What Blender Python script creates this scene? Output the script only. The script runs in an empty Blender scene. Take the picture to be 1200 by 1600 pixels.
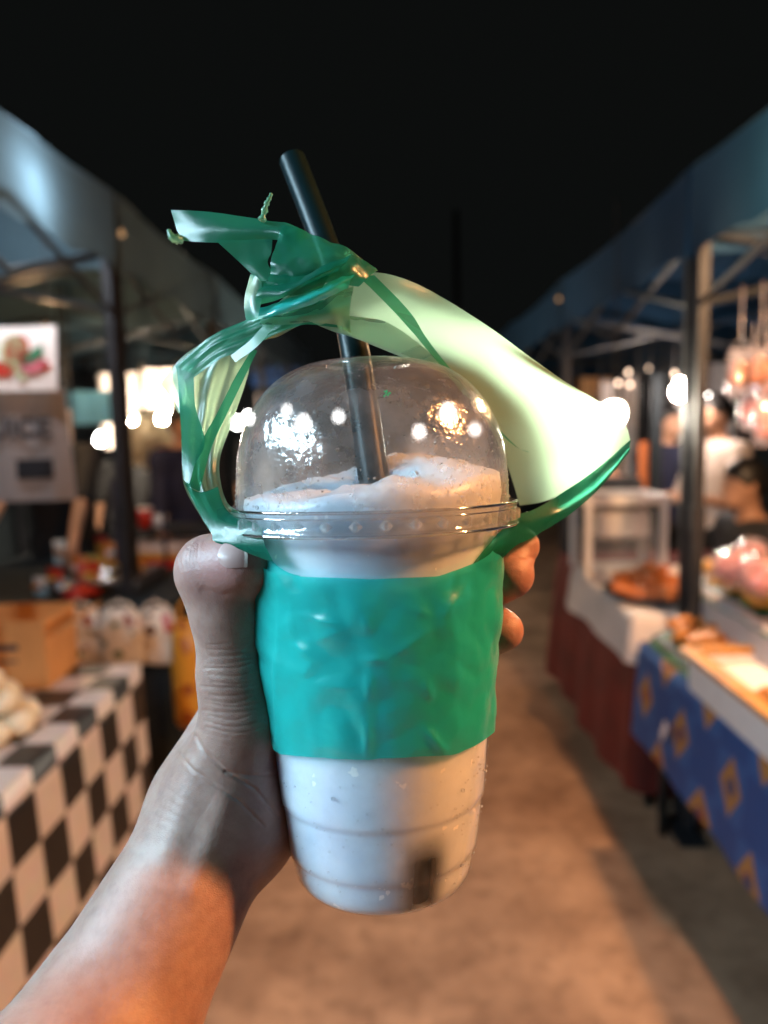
import bpy, bmesh, math, random
import numpy as np
from mathutils import Vector, Matrix, noise
from mathutils.bvhtree import BVHTree

# ------------------------------------------------------------------ camera, world, exposure
SC = bpy.context.scene
COL = SC.collection
R = math.radians
F_PX = 1200.0                                   # focal length in photograph pixels (1200 x 1600)
CAM_POS = Vector((0.0, 0.0, 1.5))
CAM_ROT = (Matrix.Rotation(R(1.107), 4, 'Z') @ Matrix.Rotation(R(90 - 6.63), 4, 'X') @ Matrix.Rotation(R(-1.3), 4, 'Z'))
CAM_MW = Matrix.Translation(CAM_POS) @ CAM_ROT
cd = bpy.data.cameras.new('camera')
cam = bpy.data.objects.new('camera', cd); COL.objects.link(cam)
cam.matrix_world = CAM_MW
cd.sensor_fit = 'HORIZONTAL'; cd.sensor_width = 36.0; cd.lens = 36.0
cd.clip_start = 0.02; cd.clip_end = 400
cd.dof.use_dof = True; cd.dof.focus_distance = 0.232; cd.dof.aperture_fstop = 9.8
cd.dof.aperture_blades = 0
SC.camera = cam
w = bpy.data.worlds.new('World'); SC.world = w; w.use_nodes = True
bg = w.node_tree.nodes['Background']; bg.inputs['Color'].default_value = (0.0037, 0.0042, 0.0040, 1); bg.inputs['Strength'].default_value = 1.0
SC.view_settings.view_transform = 'Standard'; SC.view_settings.look = 'None'
SC.view_settings.exposure = 0.0; SC.view_settings.gamma = 1.0; SC.view_settings.use_curve_mapping = False
SC.cycles.max_bounces = 10; SC.cycles.transparent_max_bounces = 20; SC.cycles.diffuse_bounces = 3
SC.cycles.glossy_bounces = 4; SC.cycles.transmission_bounces = 8
SC.cycles.caustics_reflective = False; SC.cycles.caustics_refractive = False
SC.cycles.sample_clamp_indirect = 4.0; SC.cycles.sample_clamp_direct = 0.0
SC.cycles.use_denoising = True

RNG = random.Random(7)

# ------------------------------------------------------------------ helpers
def Pc(px, py, d):                                # photograph pixel + depth -> camera-frame point
    return Vector(((px - 600) / F_PX * d, -(py - 800) / F_PX * d, -d))
def W(px, py, d):                                 # -> world point
    return CAM_MW @ Pc(px, py, d)

def tag(o, label=None, cat=None, group=None, kind=None):
    if label: o['label'] = label
    if cat: o['category'] = cat
    if group: o['group'] = group
    if kind: o['kind'] = kind
    return o
def empty(name, loc=(0, 0, 0), rz=0.0, label=None, cat=None, group=None):
    o = bpy.data.objects.new(name, None); COL.objects.link(o)
    o.location = loc; o.rotation_euler = (0, 0, rz); o.empty_display_size = 0.05
    return tag(o, label, cat, group)
def link(name, me, mat=None, parent=None, loc=None, smooth=True):
    o = bpy.data.objects.new(name, me); COL.objects.link(o)
    if mat and not me.materials: me.materials.append(mat)
    if parent: o.parent = parent
    if loc is not None: o.location = loc
    if smooth and len(me.polygons): me.polygons.foreach_set('use_smooth', [True] * len(me.polygons))
    return o
def copy_tree(o, parent=None):
    c = o.copy(); COL.objects.link(c); c.parent = parent
    for ch in list(o.children): copy_tree(ch, c)
    return c
def mesh_py(name, v, f):
    me = bpy.data.meshes.new(name); me.from_pydata([tuple(x) for x in v], [], f); me.update(); return me
def mesh_np(name, v, q):
    me = bpy.data.meshes.new(name)
    me.vertices.add(len(v)); me.vertices.foreach_set('co', np.asarray(v, np.float32).ravel())
    me.loops.add(q.size); me.loops.foreach_set('vertex_index', q.astype(np.int32).ravel())
    me.polygons.add(len(q)); me.polygons.foreach_set('loop_start', np.arange(0, q.size, q.shape[1], dtype=np.int32))
    me.update(calc_edges=True); me.validate(); return me

class MB:                                          # collects shapes into one mesh
    def __init__(s): s.v = []; s.f = []
    def add(s, v, f):
        n = len(s.v); s.v += [tuple(x) for x in v]; s.f += [tuple(i + n for i in q) for q in f]; return s
    def box(s, c, d, rot=None):
        c = Vector(c); hx, hy, hz = d[0] / 2, d[1] / 2, d[2] / 2
        v = [Vector((x * hx, y * hy, z * hz)) for x in (-1, 1) for y in (-1, 1) for z in (-1, 1)]
        if rot is not None: v = [rot @ p for p in v]
        return s.add([c + p for p in v], [(0, 1, 3, 2), (4, 6, 7, 5), (0, 4, 5, 1), (2, 3, 7, 6), (0, 2, 6, 4), (1, 5, 7, 3)])
    def tube(s, pts, rad, n=10, cap=True):
        pts = [Vector(p) for p in pts]; m = len(pts)
        rads = rad if isinstance(rad, (list, tuple)) else [rad] * m
        up = Vector((0, 0, 1)); v = []
        t0 = (pts[1] - pts[0]).normalized()
        if abs(t0.dot(up)) > .95: up = Vector((1, 0, 0))
        for i in range(m):
            t = (pts[min(i + 1, m - 1)] - pts[max(i - 1, 0)]).normalized()
            a = t.cross(up).normalized(); b = a.cross(t).normalized(); up = b
            for k in range(n):
                an = 2 * math.pi * k / n
                v.append(pts[i] + (a * math.cos(an) + b * math.sin(an)) * rads[i])
        f = [(i * n + k, i * n + (k + 1) % n, (i + 1) * n + (k + 1) % n, (i + 1) * n + k) for i in range(m - 1) for k in range(n)]
        if cap: f += [tuple(range(n - 1, -1, -1)), tuple((m - 1) * n + k for k in range(n))]
        return s.add(v, f)
    def lathe(s, prof, n=48, c=(0, 0, 0)):
        c = Vector(c); m = len(prof)
        v = [c + Vector((r * math.cos(2 * math.pi * k / n), r * math.sin(2 * math.pi * k / n), z)) for r, z in prof for k in range(n)]
        f = [(i * n + k, i * n + (k + 1) % n, (i + 1) * n + (k + 1) % n, (i + 1) * n + k) for i in range(m - 1) for k in range(n)]
        return s.add(v, f)
    def grid(s, P):
        a, b = len(P), len(P[0])
        return s.add([p for r in P for p in r], [(i * b + j, i * b + j + 1, (i + 1) * b + j + 1, (i + 1) * b + j) for i in range(a - 1) for j in range(b - 1)])
    def build(s, name, mat, parent=None, loc=None, smooth=True, bevel=0.0):
        me = mesh_py(name, s.v, s.f)
        if bevel:
            bm = bmesh.new(); bm.from_mesh(me)
            bmesh.ops.bevel(bm, geom=bm.edges[:], offset=bevel, segments=2, affect='EDGES', profile=.6)
            bm.to_mesh(me); bm.free(); smooth = False
        return link(name, me, mat, parent, loc, smooth)

def box(name, c, d, mat, parent=None, rot=None, bevel=0.0):
    return MB().box(c, d, rot).build(name, mat, parent, smooth=False, bevel=bevel)

# ---- materials
def nt(name):
    m = bpy.data.materials.new(name); m.use_nodes = True
    n = m.node_tree; n.nodes.clear()
    out = n.nodes.new('ShaderNodeOutputMaterial')
    return m, n, out
def N(n, t, **kw):
    x = n.nodes.new(t)
    for k, v in kw.items(): setattr(x, k, v)
    return x
def c4(c): return (c[0], c[1], c[2], 1)
def mat(name, col, rough=.6, var=.25, scale=12., metal=0., bump=0., spec=.5, col2=None, sss=0., coat=0.):
    m, n, out = nt(name); L = n.links.new
    p = N(n, 'ShaderNodeBsdfPrincipled'); L(p.outputs[0], out.inputs[0])
    tc = N(n, 'ShaderNodeTexCoord'); no = N(n, 'ShaderNodeTexNoise'); no.inputs['Scale'].default_value = scale; no.inputs['Detail'].default_value = 5
    L(tc.outputs['Object'], no.inputs['Vector'])
    rp = N(n, 'ShaderNodeValToRGB'); L(no.outputs['Fac'], rp.inputs[0])
    c2 = col2 or tuple(x * (1 - var) for x in col); hi = col if col2 else tuple(min(1, x * (1 + var * .5)) for x in col)
    rp.color_ramp.elements[0].position = .35; rp.color_ramp.elements[0].color = c4(c2)
    rp.color_ramp.elements[1].position = .65; rp.color_ramp.elements[1].color = c4(hi)
    L(rp.outputs[0], p.inputs['Base Color'])
    p.inputs['Roughness'].default_value = rough; p.inputs['Metallic'].default_value = metal
    p.inputs['Specular IOR Level'].default_value = spec; p.inputs['Coat Weight'].default_value = coat
    if sss:
        p.inputs['Subsurface Weight'].default_value = sss; p.inputs['Subsurface Radius'].default_value = (1, .6, .4); p.inputs['Subsurface Scale'].default_value = .01
    if bump:
        b = N(n, 'ShaderNodeBump'); b.inputs['Strength'].default_value = bump; b.inputs['Distance'].default_value = .01
        L(no.outputs['Fac'], b.inputs['Height']); L(b.outputs[0], p.inputs['Normal'])
    return m
def emis(name, col, s):
    m, n, out = nt(name); e = N(n, 'ShaderNodeEmission')
    e.inputs[0].default_value = c4(col); e.inputs[1].default_value = s
    n.links.new(e.outputs[0], out.inputs[0]); return m
def cloth_mat(name, col, trans=.35, var=.15, scale=5.):
    m, n, out = nt(name); L = n.links.new
    tc = N(n, 'ShaderNodeTexCoord'); no = N(n, 'ShaderNodeTexNoise'); no.inputs['Scale'].default_value = scale; no.inputs['Detail'].default_value = 4
    L(tc.outputs['Object'], no.inputs['Vector'])
    rp = N(n, 'ShaderNodeValToRGB'); L(no.outputs['Fac'], rp.inputs[0])
    rp.color_ramp.elements[0].position = .3; rp.color_ramp.elements[0].color = c4([x * (1 - var) for x in col])
    rp.color_ramp.elements[1].position = .7; rp.color_ramp.elements[1].color = c4(col)
    d = N(n, 'ShaderNodeBsdfPrincipled'); t = N(n, 'ShaderNodeBsdfTranslucent'); mx = N(n, 'ShaderNodeMixShader')
    d.inputs['Roughness'].default_value = .75; d.inputs['Specular IOR Level'].default_value = .25
    L(rp.outputs[0], d.inputs['Base Color']); L(rp.outputs[0], t.inputs[0]); mx.inputs[0].default_value = trans
    L(d.outputs[0], mx.inputs[1]); L(t.outputs[0], mx.inputs[2]); L(mx.outputs[0], out.inputs[0]); return m
def clear_plastic(name, tint=(1, 1, 1), haze=.06, rough=.08, hazecol=(.8, .85, .9), scratch=.0, base=.055, scat=0.):
    m, n, out = nt(name); L = n.links.new
    tr = N(n, 'ShaderNodeBsdfTransparent'); tr.inputs[0].default_value = c4(tint)
    gl = N(n, 'ShaderNodeBsdfGlossy'); gl.inputs['Roughness'].default_value = rough; gl.inputs['Color'].default_value = (1, 1, 1, 1)
    df = N(n, 'ShaderNodeBsdfDiffuse'); df.inputs[0].default_value = c4(hazecol)
    tl = N(n, 'ShaderNodeBsdfTranslucent'); tl.inputs[0].default_value = c4(hazecol)
    dm = N(n, 'ShaderNodeMixShader'); dm.inputs[0].default_value = .5; L(df.outputs[0], dm.inputs[1]); L(tl.outputs[0], dm.inputs[2])
    trs = tr
    if scat:
        rs_ = N(n, 'ShaderNodeBsdfRefraction'); rs_.inputs['IOR'].default_value = 1.25; rs_.inputs['Roughness'].default_value = .42; rs_.inputs['Color'].default_value = c4(tint)
        trs = N(n, 'ShaderNodeMixShader'); trs.inputs[0].default_value = scat; L(tr.outputs[0], trs.inputs[1]); L(rs_.outputs[0], trs.inputs[2])
    m1 = N(n, 'ShaderNodeMixShader'); L(trs.outputs[0], m1.inputs[1]); L(dm.outputs[0], m1.inputs[2])
    lw_ = N(n, 'ShaderNodeLayerWeight'); fr = N(n, 'ShaderNodeMath', operation='POWER'); L(lw_.outputs['Facing'], fr.inputs[0]); fr.inputs[1].default_value = 4.0
    m2 = N(n, 'ShaderNodeMixShader'); L(m1.outputs[0], m2.inputs[1]); L(gl.outputs[0], m2.inputs[2])
    L(m2.outputs[0], out.inputs[0])
    ml = N(n, 'ShaderNodeMath', operation='MULTIPLY_ADD'); L(fr.outputs[0], ml.inputs[0]); ml.inputs[1].default_value = .75; ml.inputs[2].default_value = base
    L(ml.outputs[0], m2.inputs[0])
    tc = N(n, 'ShaderNodeTexCoord')
    no = N(n, 'ShaderNodeTexNoise'); no.inputs['Scale'].default_value = 55; no.inputs['Detail'].default_value = 6; no.inputs['Roughness'].default_value = .7
    L(tc.outputs['Object'], no.inputs['Vector'])
    mr = N(n, 'ShaderNodeMapRange'); L(no.outputs['Fac'], mr.inputs[0]); mr.inputs[1].default_value = .42; mr.inputs[2].default_value = .75
    mr.inputs[3].default_value = haze * .35; mr.inputs[4].default_value = haze * 2.6
    L(mr.outputs[0], m1.inputs[0])
    b = N(n, 'ShaderNodeBump'); b.inputs['Strength'].default_value = .5; b.inputs['Distance'].default_value = .0016
    v = N(n, 'ShaderNodeTexNoise'); v.inputs['Scale'].default_value = 420; v.inputs['Detail'].default_value = 3; L(tc.outputs['Object'], v.inputs['Vector'])
    v2 = N(n, 'ShaderNodeTexNoise'); v2.inputs['Scale'].default_value = 60; L(tc.outputs['Object'], v2.inputs['Vector'])
    ad = N(n, 'ShaderNodeMath', operation='MULTIPLY_ADD'); L(v.outputs['Fac'], ad.inputs[0]); ad.inputs[1].default_value = scratch; L(v2.outputs['Fac'], ad.inputs[2])
    L(ad.outputs[0], b.inputs['Height']); L(b.outputs[0], gl.inputs['Normal'])
    return m
def film_mat(name, tcol, dcol, transp=.2, fwd=.4, rough=.5, gloss=.03):
    """thin coloured carrier-bag film: clear part, forward scatter, soft scatter, gloss"""
    m, n, out = nt(name); L = n.links.new
    tc = N(n, 'ShaderNodeTexCoord')
    no = N(n, 'ShaderNodeTexNoise'); no.inputs['Scale'].default_value = 90; no.inputs['Detail'].default_value = 6; L(tc.outputs['Object'], no.inputs['Vector'])
    fine = N(n, 'ShaderNodeTexNoise'); fine.inputs['Scale'].default_value = 900; fine.inputs['Detail'].default_value = 3; L(tc.outputs['Object'], fine.inputs['Vector'])
    ms = N(n, 'ShaderNodeTexMusgrave') if False else N(n, 'ShaderNodeTexVoronoi'); ms.inputs['Scale'].default_value = 70; L(tc.outputs['Object'], ms.inputs['Vector'])
    h = N(n, 'ShaderNodeMath', operation='MULTIPLY_ADD'); L(fine.outputs['Fac'], h.inputs[0]); h.inputs[1].default_value = .12; L(no.outputs['Fac'], h.inputs[2])
    b = N(n, 'ShaderNodeBump'); b.inputs['Strength'].default_value = .35; b.inputs['Distance'].default_value = .0012
    L(h.outputs[0], b.inputs['Height'])
    tr = N(n, 'ShaderNodeBsdfTransparent'); tr.inputs[0].default_value = c4([x ** .5 for x in tcol])
    rf = N(n, 'ShaderNodeBsdfRefraction'); rf.inputs['Color'].default_value = c4(tcol); rf.inputs['Roughness'].default_value = rough; rf.inputs['IOR'].default_value = 1.35
    tl = N(n, 'ShaderNodeBsdfTranslucent'); tl.inputs[0].default_value = c4(tcol)
    df = N(n, 'ShaderNodeBsdfDiffuse'); df.inputs[0].default_value = c4(dcol)
    gl = N(n, 'ShaderNodeBsdfGlossy'); gl.inputs['Roughness'].default_value = .30
    for x in (tl, df, gl): L(b.outputs[0], x.inputs['Normal'])
    a = N(n, 'ShaderNodeMixShader'); a.inputs[0].default_value = .52; L(tl.outputs[0], a.inputs[1]); L(df.outputs[0], a.inputs[2])
    c = N(n, 'ShaderNodeMixShader'); c.inputs[0].default_value = fwd; L(a.outputs[0], c.inputs[1]); L(rf.outputs[0], c.inputs[2])
    d = N(n, 'ShaderNodeMixShader'); d.inputs[0].default_value = transp; L(c.outputs[0], d.inputs[1]); L(tr.outputs[0], d.inputs[2])
    lw_ = N(n, 'ShaderNodeLayerWeight'); L(b.outputs[0], lw_.inputs['Normal']); pw_ = N(n, 'ShaderNodeMath', operation='POWER'); L(lw_.outputs['Facing'], pw_.inputs[0]); pw_.inputs[1].default_value = 5.0
    fr = N(n, 'ShaderNodeMath', operation='MULTIPLY_ADD'); L(pw_.outputs[0], fr.inputs[0]); fr.inputs[1].default_value = .5; fr.inputs[2].default_value = gloss
    e = N(n, 'ShaderNodeMixShader'); L(fr.outputs[0], e.inputs[0]); L(d.outputs[0], e.inputs[1]); L(gl.outputs[0], e.inputs[2])
    L(e.outputs[0], out.inputs[0]); return m

# ---- signed-distance bodies (one continuous surface per body)
def _arr(v): return np.array(v, np.float32)
def sdf_mesh(name, prims, vox, pad=.02, cut=None):
    lo = np.full(3, 1e9); hi = -lo
    for p in prims:
        if p[0] == 'c':
            for q, r in ((p[1], p[3]), (p[2], p[4])):
                lo = np.minimum(lo, _arr(q) - r); hi = np.maximum(hi, _arr(q) + r)
        else:
            rr = max(p[2]); lo = np.minimum(lo, _arr(p[1]) - rr); hi = np.maximum(hi, _arr(p[1]) + rr)
    lo -= pad; hi += pad
    n = np.ceil((hi - lo) / vox).astype(int) + 1
    ax = [lo[i] + vox * np.arange(n[i]) for i in range(3)]
    X = np.stack(np.meshgrid(*ax, indexing='ij'), -1).astype(np.float32)
    D = None
    for p in prims:
        if p[0] == 'c':
            a, b, r1, r2, k = _arr(p[1]), _arr(p[2]), p[3], p[4], p[5]
            ab = b - a; t = np.clip(((X - a) @ ab) / max(float(ab @ ab), 1e-12), 0, 1)
            d = np.linalg.norm(X - a - t[..., None] * ab, axis=-1) - (r1 + (r2 - r1) * t)
        else:
            c, rad, M, k = _arr(p[1]), _arr(p[2]), p[3], p[4]
            q = X - c
            if M is not None: q = q @ np.array(M, np.float32)
            q = q / rad; l = np.linalg.norm(q, axis=-1)
            d = (l - 1) * float(rad.min())
        if D is None: D = d
        elif k < 0: D = np.maximum(D, -d)
        else:
            h = np.clip(.5 + .5 * (D - d) / k, 0, 1); D = D * (1 - h) + d * h - k * h * (1 - h)
    if cut is not None: D = np.maximum(D, cut(X))
    S = D < 0
    cnt8 = sum(S[i:S.shape[0] - 1 + i, j:S.shape[1] - 1 + j, k:S.shape[2] - 1 + k].astype(np.int8) for i in (0, 1) for j in (0, 1) for k in (0, 1))
    act = (cnt8 > 0) & (cnt8 < 8)
    idx = np.full(act.shape, -1, np.int64); I, J, K = np.nonzero(act); idx[act] = np.arange(len(I))
    ps = np.zeros((len(I), 3)); ct = np.zeros(len(I))
    cs = [(i, j, k) for i in (0, 1) for j in (0, 1) for k in (0, 1)]
    for a in cs:
        for b in cs:
            if sum(b) - sum(a) == 1 and all(y >= x for x, y in zip(a, b)):
                fa = D[I + a[0], J + a[1], K + a[2]]; fb = D[I + b[0], J + b[1], K + b[2]]
                m = (fa < 0) != (fb < 0); t = np.where(m, fa / np.where(m, fa - fb, 1), 0)
                ps += m[:, None] * (np.array(a) + t[:, None] * (np.array(b) - np.array(a))); ct += m
    V = lo + vox * (np.stack([I, J, K], -1) + ps / ct[:, None])
    Q = []
    for axn in range(3):
        u, v_ = [(1, 2), (2, 0), (0, 1)][axn]
        s0 = [slice(None)] * 3; s1 = [slice(None)] * 3; s0[axn] = slice(0, -1); s1[axn] = slice(1, None)
        ch = S[tuple(s0)] != S[tuple(s1)]
        E = np.stack(np.nonzero(ch), -1)
        ok = (E[:, u] > 0) & (E[:, v_] > 0) & (E[:, u] < n[u] - 1) & (E[:, v_] < n[v_] - 1); E = E[ok]
        ins = S[E[:, 0], E[:, 1], E[:, 2]]
        def cell(du, dv):
            C_ = E.copy(); C_[:, u] += du; C_[:, v_] += dv; return idx[C_[:, 0], C_[:, 1], C_[:, 2]]
        q = np.stack([cell(-1, -1), cell(0, -1), cell(0, 0), cell(-1, 0)], -1)
        q[~ins] = q[~ins][:, ::-1]; Q.append(q)
    return mesh_np(name, V, np.concatenate(Q))

def cr(P, t):                                         # Catmull-Rom through a list of vectors, t in 0..len-1
    n = len(P); i = min(int(t), n - 2); f = t - i
    p0, p1, p2, p3 = P[max(i - 1, 0)], P[i], P[i + 1], P[min(i + 2, n - 1)]
    return .5 * ((2 * p1) + (p2 - p0) * f + (2 * p0 - 5 * p1 + 4 * p2 - p3) * f * f + (3 * p1 - p0 - 3 * p2 + p3) * f ** 3)
def spline(P, m): return [cr(P, (len(P) - 1) * i / (m - 1)) for i in range(m)]

# ------------------------------------------------------------------ shared materials
M = {}
M['concrete'] = None
def ground_mat():
    m, n, out = nt('concrete'); L = n.links.new
    p = N(n, 'ShaderNodeBsdfPrincipled'); L(p.outputs[0], out.inputs[0])
    tc = N(n, 'ShaderNodeTexCoord')
    a = N(n, 'ShaderNodeTexNoise'); a.inputs['Scale'].default_value = 2.2; a.inputs['Detail'].default_value = 8; a.inputs['Roughness'].default_value = .65; L(tc.outputs['Object'], a.inputs['Vector'])
    b = N(n, 'ShaderNodeTexNoise'); b.inputs['Scale'].default_value = 14; b.inputs['Detail'].default_value = 6; L(tc.outputs['Object'], b.inputs['Vector'])
    r1 = N(n, 'ShaderNodeValToRGB'); L(a.outputs['Fac'], r1.inputs[0])
    r1.color_ramp.elements[0].position = .36; r1.color_ramp.elements[0].color = (.24, .135, .08, 1)
    r1.color_ramp.elements[1].position = .62; r1.color_ramp.elements[1].color = (.46, .285, .18, 1)
    r2 = N(n, 'ShaderNodeValToRGB'); L(b.outputs['Fac'], r2.inputs[0])
    r2.color_ramp.elements[0].position = .33; r2.color_ramp.elements[0].color = (.70, .68, .66, 1)
    r2.color_ramp.elements[1].position = .5; r2.color_ramp.elements[1].color = (1, 1, 1, 1)
    mx = N(n, 'ShaderNodeMix', data_type='RGBA', blend_type='MULTIPLY'); mx.inputs[0].default_value = .8
    L(r1.outputs[0], mx.inputs[6]); L(r2.outputs[0], mx.inputs[7]); L(mx.outputs[2], p.inputs['Base Color'])
    p.inputs['Roughness'].default_value = .8
    bp = N(n, 'ShaderNodeBump'); bp.inputs['Strength'].default_value = .4; bp.inputs['Distance'].default_value = .01; L(b.outputs['Fac'], bp.inputs['Height']); L(bp.outputs[0], p.inputs['Normal'])
    return m
M['concrete'] = ground_mat()
M['steel'] = mat('painted_steel', (.022, .024, .030), .55, .3, 8, .1, spec=.25)
M['darksteel'] = mat('dark_steel', (.025, .028, .032), .5, .3, 8, .3)
M['canopy_grey'] = cloth_mat('canopy_grey', (.085, .14, .175), .22)
M['canopy_blue'] = cloth_mat('canopy_blue', (.010, .045, .10), .25)
M['canopy_teal'] = cloth_mat('canopy_teal', (.10, .26, .27), .28)
M['wood'] = mat('table_wood', (.24, .14, .07), .6, .4, 20)
M['white'] = mat('white_plastic', (.78, .76, .74), .4, .06, 8)
M['white_cloth'] = cloth_mat('white_cloth', (.74, .70, .72), .15)
M['black'] = mat('black_cloth', (.012, .012, .014), .8, .3, 10)
M['navy'] = mat('navy_cloth', (.012, .016, .05), .8, .3, 10)
M['skin_far'] = mat('skin_far', (.46, .25, .16), .55, .12, 9)
M['hair'] = mat('hair', (.008, .007, .007), .5, .3, 40)

# ------------------------------------------------------------------ setting: ground
gv = []
g = MB(); g.grid([[(x, y, 0) for x in (-120, -3, 3, 120)] for y in (-60, -3, 12, 200)])
tag(g.build('ground', M['concrete']), kind='structure')

# ------------------------------------------------------------------ tents
def tent(x0, x1, y0, y1, zb, zt, matc, label, peak=.62, sag=.03, seed=0):
    """pop-up tent: sloped roof, four scalloped valances, four legs with feet, truss bars"""
    rg = random.Random(seed)
    cx, cy = (x0 + x1) / 2, (y0 + y1) / 2
    t = empty('market_tent', (cx, cy, 0), 0, label, 'tent', 'market tents along the aisle')
    lx, ly = abs(x1 - x0) / 2, (y1 - y0) / 2
    n = 12
    roof = MB(); P = []
    for i in range(n + 1):
        row = []
        for j in range(n + 1):
            u, v = i / n * 2 - 1, j / n * 2 - 1
            k = max(abs(u), abs(v)); z = zt + peak * (1 - k) ** 1.15 - sag * (1 - (u * v) ** 2) * (1 if k > .99 else (k * .8))
            row.append((u * lx, v * ly, z + .008 * noise.noise((u * 3 + seed, v * 3, 0))))
        P.append(row)
    roof.grid(P); ro = roof.build('canopy', matc, t)
    for (a, b) in (((-lx, -ly), (lx, -ly)), ((lx, -ly), (lx, ly)), ((lx, ly), (-lx, ly)), ((-lx, ly), (-lx, -ly))):
        vb = MB(); P = []
        for i in range(21):
            s = i / 20; x = a[0] + (b[0] - a[0]) * s; y = a[1] + (b[1] - a[1]) * s
            sg = sag * (1 - (2 * s - 1) ** 2)
            sc = .022 * abs(math.sin(s * math.pi * 4))
            nx, ny = (b[1] - a[1]), -(b[0] - a[0]); l = math.hypot(nx, ny); nx /= l; ny /= l
            row = []
            for j in range(5):
                q = j / 4; o = .012 * math.sin(s * 19 + seed + q) * q + .006 * noise.noise((s * 6, q * 2, seed))
                row.append((x + nx * (o + .004), y + ny * (o + .004), zt - sg - .004 + (zb - zt + sg * .4 + sc) * q))
            P.append(row)
        vb.grid(P).build('valance', matc, t)
    for sx in (-1, 1):
        for sy in (-1, 1):
            leg = MB(); X, Y = sx * (lx - .03), sy * (ly - .03)
            leg.box((X, Y, (zt + .05) / 2), (.034, .034, zt - .05)); leg.box((X, Y, .006), (.1, .1, .012)); leg.box((X, Y, 1.15), (.044, .044, .09))
            leg.build('leg', M['steel'], t, smooth=False)
    zr = zb + .06
    for (a, b) in (((-1, -1), (1, -1)), ((1, -1), (1, 1)), ((1, 1), (-1, 1)), ((-1, 1), (-1, -1))):
        A = Vector((a[0] * (lx - .03), a[1] * (ly - .03), 0)); B = Vector((b[0] * (lx - .03), b[1] * (ly - .03), 0)); Mi = (A + B) / 2
        tr = MB()
        for (p, q) in ((A, Mi), (Mi, B)):
            tr.tube([p + Vector((0, 0, zr)), q + Vector((0, 0, zr - .22))], .011, 6); tr.tube([p + Vector((0, 0, zr - .22)), q + Vector((0, 0, zr))], .011, 6)
        tr.build('truss', M['darksteel'], t, smooth=False)
    for sx in (-1, 1):
        for sy in (-1, 1):
            MB().tube([(sx * (lx - .03), sy * (ly - .03), zt - .03), (0, 0, zt + peak - .06)], .013, 6).build('rafter', M['darksteel'], t, smooth=False)
    return t

LX = -1.10
lt = [(-1.95, -.25), (-.25, 1.45), (1.45, 3.15), (3.15, 4.85), (4.85, 6.55), (6.55, 8.25), (8.25, 9.95)]
ll = ['grey tent behind the camera on the fruit juice side', 'grey tent beside the camera on the fruit juice side',
      'nearest grey tent in view, over the chequered table', 'grey tent just past the fruit poster post', 'third grey tent along the left row',
      'fourth grey tent along the left row', 'farthest grey tent at the end of the left row']
for i, ((a, b), l) in enumerate(zip(lt, ll)):
    tent(LX - 2.2, LX, a + .02, b - .02, 2.13, 2.43, M['canopy_grey'], l, seed=i + 1)
RX = .98
rt = [(-1.35, .65), (.65, 2.65), (2.65, 4.65), (4.65, 6.65), (6.65, 8.65), (8.65, 10.65)]
rl = ['blue tent behind the camera on the fried food side', 'nearest blue tent, over the table with the blue patterned cloth', 'blue tent over the red cloth table',
      'third blue tent along the right row', 'fourth blue tent along the right row', 'farthest blue tent at the end of the right row']
for i, ((a, b), l) in enumerate(zip(rt, rl)):
    tent(RX, RX + 2.4, a + .02, b - .02, 2.03, 2.31, M['canopy_blue'] if i != 2 else M['canopy_blue'], l, seed=i + 20)

# tall unlit pole against the sky
po = W(716, 640, 14)
pl = empty('lamp_pole', (po.x, po.y, 0), 0, 'tall thin dark unlit pole rising into the black sky', 'pole')
MB().tube([(0, 0, 0), (0, 0, 5.2)], [.07, .05], 12).build('shaft', M['darksteel'], pl)
MB().lathe([(0.001, 0), (.16, 0), (.16, .03), (.075, .05)], 16).build('base_plate', M['darksteel'], pl)

# ------------------------------------------------------------------ lamps that are lit
BULB_SHAPE = [(.0001, -1.0), (.38, -.93), (.71, -.71), (.92, -.38), (1, 0), (.92, .38), (.74, .72), (.55, 1.05), (.42, 1.4), (.42, 1.5)]
def bulb(p, r, col, s, label, cord_to=None, group='bare bulbs hung in the stalls', emat=None):
    e = empty('light_bulb', p, 0, label, 'lamp', group)
    MB().lathe([(a * r, b * r) for a, b in BULB_SHAPE], 20).build('glass', emat or emis('bulb_glow', col, s), e)
    MB().lathe([(.0001, 1.5 * r), (.46 * r, 1.5 * r), (.46 * r, 2.3 * r), (.3 * r, 2.6 * r), (.0001, 2.6 * r)], 12).build('socket', M['black'], e)
    if cord_to: MB().tube([(0, 0, 2.5 * r), (.01, 0, (2.5 * r + cord_to - p[2]) / 2), (0, 0, cord_to - p[2])], .003, 5).build('cord', M['black'], e)
    return e
def tube_lamp(p, length, col, s, label, ztop, along='y', r=.014):
    e = empty('tube_light', p, 0, label, 'lamp', 'fluorescent tubes under the tents')
    d = Vector((0, 1, 0)) if along == 'y' else Vector((1, 0, 0))
    MB().tube([d * (-length / 2), d * (length / 2)], r, 10).build('tube', emis('tube_glow', col, s), e)
    sz = (.05, length + .08, .03) if along == 'y' else (length + .08, .05, .03)
    box('batten', (0, 0, .05), sz, M['white'], e, bevel=.004)
    for k in (-1, 1):
        box('end_cap', d * (k * (length / 2 + .012)) + Vector((0, 0, .012)), (.03, .03, .05), M['white'], e, bevel=.003)
        q = d * (k * length * .35)
        MB().tube([q + Vector((0, 0, .06)), q + Vector((0, 0, ztop - p[2]))], .003, 5).build('hanger', M['black'], e)
    return e
WARM = (1, .40, .13); WARMW = (1, .80, .58); COOL = (.62, .86, 1.0); DAY = (.95, .97, 1)
bulb(W(-14, 296, 2.35), .035, (.90, .95, 1), 420, 'warm bulb at the left picture edge under the nearest grey tent', 2.6)
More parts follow.
